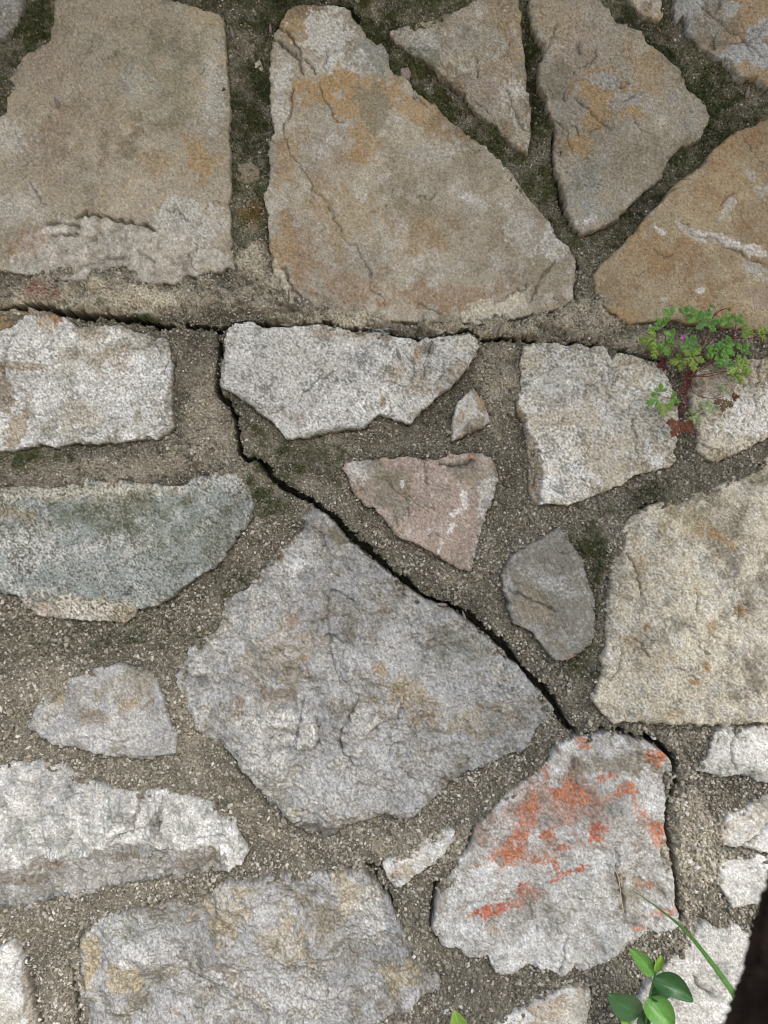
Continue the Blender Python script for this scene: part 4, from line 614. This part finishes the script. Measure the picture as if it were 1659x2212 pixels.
for i in range(len(XS) - 1):
    for k in range(len(ZS) - 1):
        if 6 <= i < 9 and 4 <= k < 8: continue
        c = [np.array(corner(*p)) for p in ((i, k), (i + 1, k), (i + 1, k + 1), (i, k + 1))]
        mid = sum(c) / 4; c = [p + (mid - p) * 0.085 for p in c]
        s, t = np.meshgrid(np.linspace(0, 1, n), np.linspace(0, 1, n))
        p = ((1 - s) * (1 - t))[..., None] * c[0] + (s * (1 - t))[..., None] * c[1] + (s * t)[..., None] * c[2] + ((1 - s) * t)[..., None] * c[3]
        e = np.minimum(np.minimum(s, 1 - s), np.minimum(t, 1 - t))
        cn = np.sqrt(np.minimum(s, 1 - s) ** 2 + np.minimum(t, 1 - t) ** 2)
        p += (mid - p) * (0.10 * np.clip(1 - cn / 0.25, 0, 1))[..., None]
        p += R.normal(0, 0.0022, p.shape)
        hgt = 0.004 + 0.003 * R.standard_normal() + 0.0012 * R.standard_normal(s.shape) - 0.028 * (e < 0.01)
        V = np.stack([p[..., 0], -hgt, p[..., 1]], -1).reshape(-1, 3)
        a = np.arange(n * n).reshape(n, n)
        F = np.stack([a[:-1, :-1], a[:-1, 1:], a[1:, 1:], a[1:, :-1]], -1).reshape(-1, 4)
        cc = tones[R.integers(5)] * R.uniform(0.85, 1.05)
        cc = cc[None] * (1 + 0.07 * R.standard_normal((n * n, 1)))
        o = mesh_obj('stone', V, F, m_stone, None, cc.clip(0.05, 0.7), smooth=True); child(o, wall)
def boxes(lst):
    V, F = [], []
    for x0, x1, y0, y1, z0, z1 in lst:
        b = len(V); V += [(x0, y0, z0), (x1, y0, z0), (x1, y1, z0), (x0, y1, z0), (x0, y0, z1), (x1, y0, z1), (x1, y1, z1), (x0, y1, z1)]
        F += [[b + q for q in f_] for f_ in ((0, 3, 2, 1), (4, 5, 6, 7), (0, 1, 5, 4), (1, 2, 6, 5), (2, 3, 7, 6), (3, 0, 4, 7))]
    return V, F
m_plain = material('rough_lime_mortar', grain=300, grain_amt=0.3, bump=1.0, bscale=500, attr=False, base=tuple(lin((112, 107, 94))))
V, F = boxes([(-2.0, x_in[0], 0.006, 0.07, 0, 2.15), (x_in[1], 2.0, 0.006, 0.07, 0, 2.15), (x_in[0], x_in[1], 0.006, 0.07, 0, z_in[0]), (x_in[0], x_in[1], 0.006, 0.07, z_in[1], 2.15), (-2.0, 2.0, 0.075, 0.42, 0, 2.15)])
o = mesh_obj('wall_core', V, F, m_plain, None, None, smooth=False); child(o, wall)

# ------------------------------------------------------------------ ground
m_ground = material('trodden_earth', grain=60, grain_amt=0.35, bump=6, bscale=40, attr=False, base=tuple(lin((150, 140, 122))))
gx = np.linspace(-1, 1, 61); gx = np.sign(gx) * (np.abs(gx) ** 3) * 150
X, Y = np.meshgrid(gx, gx); near = np.exp(-(X**2 + Y**2) / 60)
Z = 0.02 * R.standard_normal(X.shape) * near
a = np.arange(61 * 61).reshape(61, 61)
F = np.stack([a[:-1, :-1], a[:-1, 1:], a[1:, 1:], a[1:, :-1]], -1).reshape(-1, 4)
g = mesh_obj('ground', np.stack([X, Y, Z - 0.005], -1).reshape(-1, 3), F, m_ground); g['kind'] = 'structure'

# ------------------------------------------------------------------ plants
m_leaf = material('leaf', rough=0.5, spec=0.35, grain=400, grain_amt=0.15, bump=0.1, bscale=500, translucent=0.18)
m_gloss = material('glossy_leaf', rough=0.38, spec=0.45, grain=300, grain_amt=0.08, bump=0.08, bscale=400, translucent=0.12)
m_stem = material('stem', rough=0.5, spec=0.3, grain=500, grain_amt=0.15, bump=0, translucent=0)
LG = dict(g=(110, 156, 72), y=(130, 168, 76), p=(152, 172, 122), r=(112, 56, 44), d=(92, 38, 40), m=(112, 92, 62), b=(96, 144, 70), k=(54, 92, 54))
def part(o, root):
    o.parent = root; o.location = -root.location; return o
def cat_rom(pts, n=6):
    pts = [np.array(p, float) for p in pts]; pts = [2 * pts[0] - pts[1]] + pts + [2 * pts[-1] - pts[-2]]
    out = []
    for i in range(1, len(pts) - 2):
        for s in range(n):
            t = s / n; p0, p1, p2, p3 = pts[i - 1:i + 3]
            out.append(0.5 * (2 * p1 + (p2 - p0) * t + (2 * p0 - 5 * p1 + 4 * p2 - p3) * t * t + (3 * p1 - p0 - 3 * p2 + p3) * t ** 3))
    out.append(pts[-2]); return out
def tube(name, pts, r0, r1, color, root, mat=None, sides=7, n=6, bend=0.0):
    """pts (u, v, d mm); radii in mm"""
    c = cat_rom(pts, n); W = [np.array(P3(*p)) for p in c]
    V, F = [], []
    for i, w in enumerate(W):
        t = W[min(i + 1, len(W) - 1)] - W[max(i - 1, 0)]; t /= np.linalg.norm(t) + 1e-9
        a = np.cross(t, (0, 1, 0)); a = a if np.linalg.norm(a) > 0.1 else np.cross(t, (1, 0, 0)); a /= np.linalg.norm(a); b = np.cross(t, a)
        r = (r0 + (r1 - r0) * i / (len(W) - 1)) * 0.001
        for k_ in range(sides):
            an = 2 * math.pi * k_ / sides
            V.append(w + r * (math.cos(an) * a + math.sin(an) * b))
    for i in range(len(W) - 1):
        for k_ in range(sides):
            q0, q1 = i * sides + k_, i * sides + (k_ + 1) % sides
            F.append((q0, q1, q1 + sides, q0 + sides))
    cc = lin(color)[None] * (1 + 0.12 * R.standard_normal((len(V), 1)))
    o = mesh_obj(name, V, F, mat or m_stem, None, cc.clip(0.01, 0.6))
    return part(o, root) if root else o
def leaflet(base, tip, width, prof, color, d0, d1, arch=2, cup=1.5, ns_=18, nt_=5, vein=0.0, edgec=None, skew=0.0):
    base, tip = np.array(base, float), np.array(tip, float)
    a = tip - base; L = np.linalg.norm(a); ah = a / L; pr = np.array([-ah[1], ah[0]])
    s = np.linspace(0, 1, ns_); t = np.linspace(-1, 1, 2 * nt_ + 1)
    w = np.array([prof(x) for x in s]) * width / 2
    V, Cc = [], []
    c0 = lin(color)
    for i, x in enumerate(s):
        for tt in t:
            p = base + a * x + pr * (tt * w[i] + skew * L * math.sin(math.pi * x)) - ah * abs(tt) * w[i] * 0.25 * (1 - x)
            d = d0 + (d1 - d0) * x + arch * math.sin(math.pi * x) + cup * tt * tt * w[i] / (width / 2 + 1e-6) + 0.25 * math.sin(9 * x + 5 * tt)
            V.append(P3(p[0], p[1], d))
            k_ = 1.0
            if vein:
                k_ += vein * math.exp(-(tt * w[i] / 1.6) ** 2)
                ph = (x - 0.32 * abs(tt)) * 7.0; k_ += 0.45 * vein * math.exp(-((ph - round(ph)) / 0.09) ** 2) * (abs(tt) < 0.9)
            cv = c0 * k_ * (1 + 0.05 * R.standard_normal() + 0.13 * math.sin(7.3 * x + 3 * tt + base[0]) * math.sin(5.1 * tt + 4 * x + base[1]))
            if edgec is not None: cv = cv * (1 - abs(tt) ** 3 * 0.5) + lin(edgec) * abs(tt) ** 3 * 0.5
            V[-1] = tuple(V[-1]); Cc.append(cv)
    n_ = len(t); F = [(i * n_ + k_, i * n_ + k_ + 1, (i + 1) * n_ + k_ + 1, (i + 1) * n_ + k_) for i in range(ns_ - 1) for k_ in range(n_ - 1)]
    return V, F, Cc
def ovate(x): return (math.sin(math.pi * min(1, x ** 0.82)) ** 0.75) * (1 - 0.25 * x) * 1.1 if 0 < x < 1 else 0.01
def lobed(x, n_=3):
    b = math.sin(math.pi * (0.08 + 0.9 * x) ** 0.8) ** 0.8
    saw = ((x * n_ + 0.25) % 1.0)
    return max(0.05, b * (0.32 + 0.75 * (1 - abs(2 * saw - 1) ** 1.3)))
def compound(name, at_, ang, size, color, root, d=14, nlf=3, edge=None, spread=62):
    """divided leaf: leaflets fanning from the stalk end, each deeply lobed"""
    V, F, Cc = [], [], []
    for k_ in range(nlf):
        da = (k_ - (nlf - 1) / 2) * spread + R.uniform(-8, 8)
        L = size * (1.0 if abs(da) < 20 else 0.8) * R.uniform(0.9, 1.1)
        an = math.radians(ang + da)
        ux, uy = math.cos(an), -math.sin(an)
        b = (at_[0] + ux * size * 0.06, at_[1] + uy * size * 0.06)
        tip = (at_[0] + ux * L, at_[1] + uy * L)
        subs = [(b, tip, L * 0.5, 4)]
        for sgn in (-1, 1):          # side lobes standing out of the leaflet
            for fr, ll in ((0.3, 0.42), (0.58, 0.30)):
                sa = an + sgn * math.radians(48); sb = (b[0] + (tip[0] - b[0]) * fr, b[1] + (tip[1] - b[1]) * fr)
                subs.append((sb, (sb[0] + math.cos(sa) * L * ll, sb[1] - math.sin(sa) * L * ll), L * 0.24, 2))
        dd0, dd1 = d + R.uniform(-1.5, 1.5), d + R.uniform(-5, 4)
        for j_, (p0, p1, w0_, nn) in enumerate(subs):
            v, f_, c_ = leaflet(p0, p1, w0_ * (0.75 if j_ == 0 else 1), (lambda x, nn=nn: lobed(x, nn)), np.array(LG[color]) * R.uniform(0.88, 1.12), dd0 + j_ * 0.08, dd1 if j_ == 0 else (dd0 + dd1) / 2, arch=1.2, cup=-0.8,
                                ns_=17 if j_ == 0 else 8, nt_=1, edgec=edge)
            o_ = len(V); V += v; F += [tuple(q + o_ for q in g_) for g_ in f_]; Cc += c_
    return part(mesh_obj(name, V, F, m_leaf, None, np.clip(Cc, 0.01, 0.5)), root)
def T6(x, y): return 1110.4 + x * 0.3307, 548.6 + y * 0.3307
def T12(x, y): return 1110.4 + x * 0.3307, 1663.4 + y * 0.3307
rx, ry = T6(1130, 800)
her = empty('flowering_herb', P(rx, ry, -2), 'small herb with red stalks and divided green leaves rooted in a joint of the wall', 'plant')
# (leaf centre in tile units, direction, size, colour, depth)
LV = [((925, 548), 190, 26, 'y', 16, 3), ((940, 600), 250, 24, 'y', 14, 3), ((965, 480), 120, 19, 'g', 18, 3), ((985, 575), 280, 22, 'g', 16, 3), ((1030, 405), 150, 20, 'g', 22, 3), ((1115, 400), 60, 18, 'b', 22, 3), ((1080, 460), 100, 22, 'b', 24, 5),
      ((1045, 540), 160, 18, 'g', 20, 3), ((1060, 500), 70, 16, 'y', 26, 5), ((1200, 430), 120, 22, 'g', 20, 3), ((1260, 460), 80, 24, 'b', 22, 5), ((1215, 490), 200, 22, 'g', 18, 3), ((1370, 470), 70, 20, 'g', 20, 3), ((1320, 500), 260, 20, 'g', 18, 3),
      ((1350, 565), 300, 24, 'b', 16, 3), ((1450, 450), 60, 20, 'g', 22, 3), ((1490, 500), 350, 18, 'y', 20, 3), ((1600, 530), 30, 18, 'y', 26, 3), ((1640, 590), 310, 16, 'y', 24, 3), ((1375, 610), 320, 22, 'g', 18, 3), ((1325, 640), 210, 22, 'g', 15, 3),
      ((1150, 600), 60, 20, 'b', 24, 5), ((1115, 612), 180, 18, 'b', 24, 3), ((1165, 670), 275, 24, 'y', 24, 5), ((1100, 700), 190, 20, 'y', 20, 3), ((1180, 740), 280, 16, 'g', 22, 3), ((1490, 640), 60, 18, 'g', 20, 3), ((1410, 680), 220, 22, 'g', 18, 3),
      ((1465, 735), 330, 26, 'y', 20, 5), ((1475, 780), 280, 18, 'y', 18, 3), ((960, 900), 90, 14, 'g', 16, 3), ((940, 950), 200, 18, 'g', 17, 3), ((980, 975), 270, 20, 'y', 18, 3), ((1020, 950), 350, 17, 'g', 16, 3), ((1085, 1095), 240, 26, 'r', 17, 3), ((1110, 1110), 310, 20, 'r', 16, 3),
      ((1085, 970), 260, 12, 'd', 10, 3), ((990, 715), 200, 15, 'd', 8, 3), ((1205, 1050), 220, 22, 'p', 14, 3), ((1250, 1020), 60, 20, 'p', 14, 3), ((1375, 950), 260, 22, 'm', 14, 3), ((1425, 935), 10, 11, 'r', 14, 3), ((1500, 720), 80, 12, 'p', 16, 3), ((1370, 900), 100, 12, 'p', 13, 3)]
LV = [l_ for i_, l_ in enumerate(LV) if i_ not in (6, 8, 11, 13, 18, 22, 25)]
for (x, y), an, s_, c_, d_, nn in LV:
    compound('leaf', T6(x, y), an, s_ * 1.5, c_, her, d=d_, nlf=nn, edge=(126, 96, 52) if c_ in 'yr' else None)
def st(pts, r0=0.36, r1=0.28, color=(122, 44, 48), nme='stem', ds=None):
    n_ = len(pts); tube(nme, [(*T6(x, y), (1 + 15 * math.sin(0.5 * math.pi * i / (n_ - 1))) if ds is None else ds[i]) for i, (x, y) in enumerate(pts)], r0, r1, color, her)
RT = (1130, 800)
for pts in [[RT, (1060, 730), (1000, 680), (985, 590)], [(1090, 760), (1060, 700), (1030, 620), (1020, 560)], [RT, (1145, 720), (1160, 660), (1155, 600)], [(1140, 790), (1130, 720), (1100, 690)], [RT, (1195, 690), (1240, 580), (1270, 490), (1300, 410), (1330, 365)],
            [(1140, 790), (1230, 650), (1340, 600), (1420, 555), (1560, 550), (1659, 535)], [(1145, 795), (1280, 720), (1350, 665), (1400, 610)], [(1140, 800), (1260, 800), (1350, 780), (1430, 745), (1470, 725)], [(1140, 800), (1220, 790), (1380, 765), (1450, 760)],
            [(1125, 815), (1090, 870), (1060, 920), (1040, 945), (980, 935)], [(1130, 815), (1110, 880), (1070, 940)], [(1135, 820), (1125, 900), (1115, 1000)], [(1140, 820), (1130, 920), (1125, 1010)], [(1145, 825), (1170, 900), (1230, 935), (1320, 942), (1370, 930)],
            [(1110, 1000), (1090, 1020), (1105, 1060), (1095, 1090)], [(1120, 1010), (1160, 1045), (1205, 1030)], [(1420, 550), (1440, 500), (1450, 460)], [(1430, 545), (1500, 515), (1560, 505)], [(1220, 640), (1290, 560), (1310, 530)], [(1200, 690), (1300, 650), (1400, 665)],
            [(1080, 750), (1050, 720), (1010, 715)], [(1300, 410), (1345, 370), (1390, 355)], [(1240, 580), (1215, 520)], [(985, 590), (985, 530), (930, 540)], [(1340, 600), (1390, 640), (1430, 700)], [(1560, 550), (1600, 535), (1640, 580)]]:
    st(pts)
for pts in [[(1140, 800), (1250, 720), (1360, 650)], [(1115, 820), (1080, 900), (1060, 960)]]: st(pts, 0.4, 0.3, (120, 70, 50))
for (x, y) in [(1312, 352), (1395, 365), (1405, 375), (1130, 500), (1290, 345), (1620, 525), (1148, 520)]:      # green pointed buds
    c_ = T6(x, y); an = R.uniform(40, 140)
    v, f_, cc = leaflet(c_, (c_[0] + 9 * math.cos(math.radians(an)), c_[1] - 9 * math.sin(math.radians(an))), 5, ovate, (122, 150, 66), 24, 27, arch=2, cup=-2, ns_=8, nt_=2)
    part(mesh_obj('bud', v, f_, m_leaf, None, np.clip(cc, 0, 1)), her)
V, F, Cc = [], [], []
fc = T6(1105, 543)
for k_ in range(5):
    an = 2 * math.pi * k_ / 5 + 0.3
    v, f_, cc = leaflet(fc, (fc[0] + 7 * math.cos(an), fc[1] + 7 * math.sin(an)), 5, ovate, (196, 120, 178), 28, 29.5, arch=.5, cup=0.4, ns_=7, nt_=2)
    o_ = len(V); V += v; F += [tuple(q + o_ for q in g_) for g_ in f_]; Cc += cc
fl = part(mesh_obj('flower', V, F, m_leaf, None, np.clip(Cc, 0, 1)), her); fl['label'] = 'single tiny pink flower'
st([(1150, 600), (1125, 560), (1105, 545)], 0.3, 0.25, (90, 110, 50), ds=[20, 26, 27.5])

# glossy seedling low in the right corner
gx0, gy0 = T12(850, 1720)
sd_ = empty('glossy_seedling', P(gx0, gy0, -2), 'young seedling with smooth oval dark green leaves near the lower right corner', 'plant')
tube('stem', [(gx0, gy0 + 40, 2), (*T12(862, 1640), 22), (*T12(885, 1490), 34), (*T12(915, 1360), 38), (*T12(938, 1300), 40)], 1.1, 0.7, (84, 124, 60), sd_, sides=9)
tube('stem', [(gx0, gy0 + 40, 2), (*T12(835, 1620), 18), (*T12(838, 1560), 24)], 0.8, 0.5, (110, 90, 60), sd_)
for base, tip, wd, c_, d0_, d1_, sk in [((908, 1348), (748, 1163), 34, 'b', 38, 47, 0.06), ((930, 1318), (962, 1205), 20, 'y', 40, 46, 0.05), ((918, 1358), (1172, 1518), 52, 'k', 39, 47, -0.07), ((898, 1455), (1035, 1470), 46, 'k', 34, 30, -0.1), ((826, 1590), (612, 1462), 60, 'k', 30, 40, -0.06),
                                       ((880, 1490), (1040, 1740), 60, 'b', 35, 46, -0.05), ((830, 1690), (870, 1545), 30, 'k', 16, 20, 0.03), ((760, 1760), (690, 1572), 24, 'y', 24, 34, 0.05)]:
    v, f_, cc = leaflet(T12(*base), T12(*tip), wd, ovate, LG[c_], d0_, d1_, arch=3, cup=4.5, ns_=34, nt_=9, vein=0.38, skew=sk)
    part(mesh_obj('leaf', v, f_, m_gloss, None, np.clip(cc, 0, 1)), sd_)
for x, y in ((945, 1285), (925, 1300)):
    v, f_, cc = leaflet(T12(x, y), T12(x - 14, y - 60), 9, ovate, LG['y'], 41, 45, arch=2, cup=2, ns_=12, nt_=3); part(mesh_obj('leaf', v, f_, m_gloss, None, np.clip(cc, 0, 1)), sd_)
# leaf tip rising at the bottom edge
bx, by = 548.6 + 1345 * .3307, 1663.4 + 1720 * .3307
sp = empty('leafy_sprout', P(bx, by + 25, -2), 'single pointed bright green leaf poking up at the bottom edge', 'plant')
v, f_, cc = leaflet((bx + 4, by + 8), (548.6 + 1310 * .3307, 1663.4 + 1568 * .3307), 40, ovate, LG['y'], 14, 26, arch=3, cup=4, ns_=24, nt_=6, vein=0.3)
part(mesh_obj('leaf', v, f_, m_gloss, None, np.clip(cc, 0, 1)), sp)
tube('stem', [(bx + 4, by + 30, -2), (bx + 4, by + 8, 14)], 0.9, 0.7, (90, 124, 60), sp)

# grass blade crossing in front of the orange-streaked stone
def TR(u, v, k_):   # point seen at (u, v) but k_ of the way to the eye is built at its own distance
    return ((u - 829.5) * S * (1 - k_), -DIST * k_, ZC + (1106 - v) * S * (1 - k_))
gb = empty('grass_blade', TR(1600, 2190, 0.2), 'one long thin green grass blade slanting across the lower right', 'grass blade')
pts = [(1640, 2240, 0.24, 4.6), (1600, 2176, 0.22, 4.4), (1583, 2143, 0.21, 4.2), (1545, 2090, 0.19, 3.6), (1500, 2032, 0.165, 2.8), (1464, 1995, 0.14, 2.0), (1425, 1964, 0.12, 1.3), (1385, 1936, 0.10, 0.8), (1358, 1920, 0.09, 0.35)]
V, F, Cc = [], [], []
for i, (u, v, k_, w0_) in enumerate(pts):
    a_ = np.array(TR(u, v, k_)); b_ = np.array(TR(*(pts[i + 1][:3] if i < len(pts) - 1 else pts[i][:3]))); c_ = np.array(TR(*(pts[i - 1][:3] if i else pts[i][:3])))
    t_ = b_ - c_; t_ /= np.linalg.norm(t_); s_ = np.cross(t_, (0, 1, 0)); s_ /= np.linalg.norm(s_)
    for q_ in (-1, -0.5, 0, 0.5, 1):
        V.append(a_ + s_ * q_ * w0_ * S * 1.25 + np.array((0, 0.0006 * abs(q_), 0))); Cc.append(lin((92, 132, 66)) * (1.25 if q_ == 0 else 1))
F = [(i * 5 + q_, i * 5 + q_ + 1, i * 5 + q_ + 6, i * 5 + q_ + 5) for i in range(len(pts) - 1) for q_ in range(4)]
part(mesh_obj('blade', V, F, m_leaf, None, np.array(Cc)), gb)

# dried rootlet and a wisp of web
drt = tube('dried_rootlet', [(1327, 1838, 5), (1323, 1868, 6), (1335, 1893, 7), (1340, 1925, 7), (1343, 1948, 6), (1348, 1975, 5)], 0.45, 0.3, (188, 172, 140), None)
tag(drt, 'thin dry pale rootlet hanging down the orange-streaked stone', 'rootlet')
V, F = [], []
for k_ in range(26):
    u, v = 800 + R.uniform(0, 42), 712 + R.uniform(-4, 10); c_ = cat_rom([(u, v, -3), (u + R.uniform(-9, 9), v + R.uniform(-7, 7), 3), (u + R.uniform(-16, 16), v + R.uniform(-10, 10), 2)], 4)
    for p0, p1 in zip(c_[:-1], c_[1:]):
        b_ = len(V); a0, a1 = np.array(P(*p0)), np.array(P(*p1)); e_ = np.array((0.00009, 0, 0.00009))
        V += [a0 - e_, a0 + e_, a1 + e_, a1 - e_]; F.append((b_, b_ + 1, b_ + 2, b_ + 3))
m_web = material('web_silk', attr=False, base=tuple(lin((176, 186, 190))), bump=0, rough=0.6)
wb = mesh_obj('cobweb', V, F, m_web); tag(wb, 'scrap of bluish cobweb in the crack above the long centre stone', 'cobweb')

# ------------------------------------------------------------------ snails: closed spindle shells about a centimetre long
m_snail = material('snail_shell', rough=0.55, spec=0.35, grain=1800, grain_amt=0.25, bump=0.1, bscale=2500)
def snail_mesh():
    V, F, Cc = [], [], []; nr_, sg = 30, 12
    for i in range(nr_):
        t = i / (nr_ - 1); r = 1.55 * (math.sin(math.pi * (0.03 + 0.94 * t) ** 0.72) ** 0.85 + 0.03)
        for k_ in range(sg):
            an = 2 * math.pi * k_ / sg
            wh = (t * 8.0 + k_ / sg) % 1.0
            rr = r * (0.90 + 0.16 * math.sin(math.pi * wh))
            V.append((rr * math.cos(an) * 0.001, rr * math.sin(an) * 0.001, (t - 0.5) * 0.0108))
            Cc.append(lin((122, 114, 108)) * (0.45 + 0.85 * math.sin(math.pi * wh)) * (1 + 0.12 * R.standard_normal()))
    F = [(i * sg + k_, i * sg + (k_ + 1) % sg, (i + 1) * sg + (k_ + 1) % sg, (i + 1) * sg + k_) for i in range(nr_ - 1) for k_ in range(sg)]
    o = mesh_obj('snail', V, F, m_snail, None, np.clip(Cc, 0.03, 0.6)); return o
def surf(u, v):
    i = int(round((u - U0) / H)); j = int(round((v - V0) / H))
    return float(max(HS[j - 2:j + 3, i - 2:i + 3].max(), hm_top[j - 2:j + 3, i - 2:i + 3].max()))
SN = [(501, 69, 14, 1.0, None, 'pale snail shell on green mortar at the upper right corner of the brown slab'), (122, 220, 24, 1.0, None, 'grey snail shell alone on the broad brown slab at upper left'),
      (584, 61, 4, .85, None, 'whitish snail shell in the mossy joint left of the tallest slab'), (1253, 102, 6, 1.0, None, 'snail shell near the top of the kite-shaped stone'), (1546, 89, 2, 1.15, None, 'plump snail shell on the slab in the top right corner'),
      (1615, 198, -14, 1.1, None, 'snail shell on mossy mortar just below the top right slab'), (1223, 202, -12, 1.1, None, 'brownish snail shell left of the ochre patch on the kite-shaped stone'), (861, 765, 20, 1.0, None, 'single banded snail shell near the right half of the long centre stone'),
      (926, 747, -28, 1.05, None, 'left one of two snail shells leaning together on the long centre stone'), (933.5, 751, -10, 1.1, None, 'right one of two snail shells leaning together on the long centre stone'),
      (1073, 711, -24, 1.2, None, 'left one of the snail shell pair on mortar above the small joint gap'), (1082.5, 712, -10, 1.2, None, 'right one of the snail shell pair on mortar below the tallest slab'),
      (616, 702, 82, 0.9, -1, 'snail shell lying sideways in the horizontal crack'), (1013, 924, 8, .95, None, 'dark snail shell on the small three-cornered ochre stone'), (1145, 1117, 30, .95, None, 'snail shell on mortar between the rosy and blocky cream stones'),
      (1002, 1330, 16, .9, -3, 'pale snail shell upright inside the diagonal crack'), (951, 1306, 86, 1.1, 0, 'snail shell lying flat along the diagonal crack'), (1243, 1648, -4, 1.0, None, 'snail shell at the top of the orange-streaked stone')]
sn0 = None
for k_, (u, v, an, s_, d_, lab) in enumerate(SN):
    if sn0 is None: sn0 = snail_mesh(); o = sn0
    else:
        o = sn0.copy(); COL.objects.link(o)
    d_ = surf(u, v) + 1.6 if d_ is None else d_
    o.location = P3(u, v, d_); o.rotation_euler = (math.radians(R.uniform(-5, 5)), math.radians(-an), math.radians(R.uniform(0, 360)) * 0)
    o.scale = (s_ * 0.95, s_ * 0.95, s_)
    tag(o, lab, 'snail', 'small spindle-shelled snails resting on the wall')

# ------------------------------------------------------------------ tree close to the eye: dark bark at the right, unseen leaves overhead added to dim the wall's top
tree = empty('tree', (0.22, -0.36, 0), 'dark rough-barked leaning tree trunk, close and blurred, in the lower right corner', 'tree')
m_bark = material('bark', rough=1.0, spec=0.1, grain=90, grain_amt=0.5, bump=3, bscale=130)
nz, na = 420, 150
zz = np.concatenate([np.linspace(-0.02, 0.85, 60), np.linspace(0.855, 1.35, 290), np.linspace(1.36, 2.7, 70)]); TH = np.linspace(0, 2 * math.pi, na, endpoint=False)
# axis leans right as it rises; left silhouette passes the picture's lower right corner
AX = lambda z: (0.1925 + 0.0 * z + np.where(z > 1.0, 0.28 * (z - 1.055) + 0.15 * (z - 1.055) ** 2, 0.28 * (z - 1.055)) )
Zg, Tg = np.meshgrid(zz, TH, indexing='ij')
rb = 0.050 + 0.018 * np.exp(-(zz / 0.2)) - 0.006 * (zz - 1.1).clip(0, 2)
bn = np.random.default_rng(3)
disp = np.zeros_like(Zg)
for kf in range(26):
    m_ = bn.integers(3, 30); kz = bn.uniform(3, 45); disp += np.sin(m_ * Tg + kz * Zg + bn.uniform(0, 6.28) + 1.5 * np.sin(9 * Zg + kf)) / math.sqrt(m_)
disp = 0.0015 * disp + 0.0036 * np.abs(np.sin(11 * Tg + 2.5 * np.sin(23 * Zg + 2 * Tg))) + 0.0008 * bn.standard_normal(Zg.shape)
rr = rb[:, None] + disp
V = np.stack([AX(Zg) + rr * np.cos(Tg), -0.36 + rr * np.sin(Tg), Zg], -1).reshape(-1, 3)
a = np.arange(nz * na).reshape(nz, na); b_ = np.roll(a, -1, 1)
F = np.stack([a[:-1], b_[:-1], b_[1:], a[1:]], -1).reshape(-1, 4)
bc = lin((44, 35, 29)) * (1 + 0.35 * np.tanh(disp / 0.003)[..., None]) * (1 + 0.15 * bn.standard_normal(Zg.shape + (1,)))
part(mesh_obj('trunk', V, F, m_bark, None, bc.reshape(-1, 3).clip(0.008, 0.2)), tree)
top = Vector((float(AX(np.array(2.7))), -0.36, 2.68))
def limb(p0, p1, r0_, r1_, sides=8):
    W = [np.array(p0) + (np.array(p1) - np.array(p0)) * t + np.array((0.05 * math.sin(3 * t), 0.04 * math.sin(4 * t), 0)) for t in np.linspace(0, 1, 8)]
    V, F = [], []
    for i, w in enumerate(W):
        t = W[min(i + 1, 7)] - W[max(i - 1, 0)]; t /= np.linalg.norm(t); a_ = np.cross(t, (0.1, 1, 0.2)); a_ /= np.linalg.norm(a_); b2 = np.cross(t, a_); r = r0_ + (r1_ - r0_) * i / 7
        for k_ in range(sides): V.append(w + r * (math.cos(6.283 * k_ / sides) * a_ + math.sin(6.283 * k_ / sides) * b2))
    for i in range(7):
        for k_ in range(sides): F.append((i * sides + k_, i * sides + (k_ + 1) % sides, (i + 1) * sides + (k_ + 1) % sides, (i + 1) * sides + k_))
    part(mesh_obj('limb', V, F, m_bark, None, np.tile(lin((44, 35, 29)), (len(V), 1))), tree)
for p1 in ((0.2, -0.7, 3.3), (-0.5, -0.5, 3.1), (1.5, -0.3, 3.2), (0.9, -1.2, 3.4), (0.5, 0.2, 3.3)):
    limb(top, p1, 0.035, 0.01)
NL = 24000  # unseen leaf layer, placed and thickened to shade the top of the wall
cen = np.array([(x_, y_, 2.40 + 0.25 * abs(y_ + 0.9) + 0.1 * math.sin(5 * x_)) for x_ in (-1.5, -1.1, -0.7, -0.35, 0, 0.35, 0.7, 1.1, 1.5) for y_ in (-1.3, -0.95, -0.6, -0.25)])
ci = R.integers(0, len(cen), NL); pos = cen[ci] + R.normal(0, 1, (NL, 3)) * np.array((0.2, 0.17, 0.09))
A = R.normal(0, 1, (NL, 3)); A /= np.linalg.norm(A, axis=1)[:, None]; B = np.cross(A, R.normal(0, 1, (NL, 3))); B /= np.linalg.norm(B, axis=1)[:, None]
Ls = R.uniform(0.025, 0.045, (NL, 1))
V = np.stack([pos - A * Ls, pos + B * Ls * 0.45, pos + A * Ls, pos - B * Ls * 0.45], 1).reshape(-1, 3)
F = np.arange(NL * 4).reshape(NL, 4)
o = part(mesh_obj('shade_crown', V, F, m_leaf, None, np.repeat(lin((70, 100, 48)) * R.uniform(0.7, 1.3, (NL, 1)), 4, 0)), tree)
o['kind'] = 'stuff'
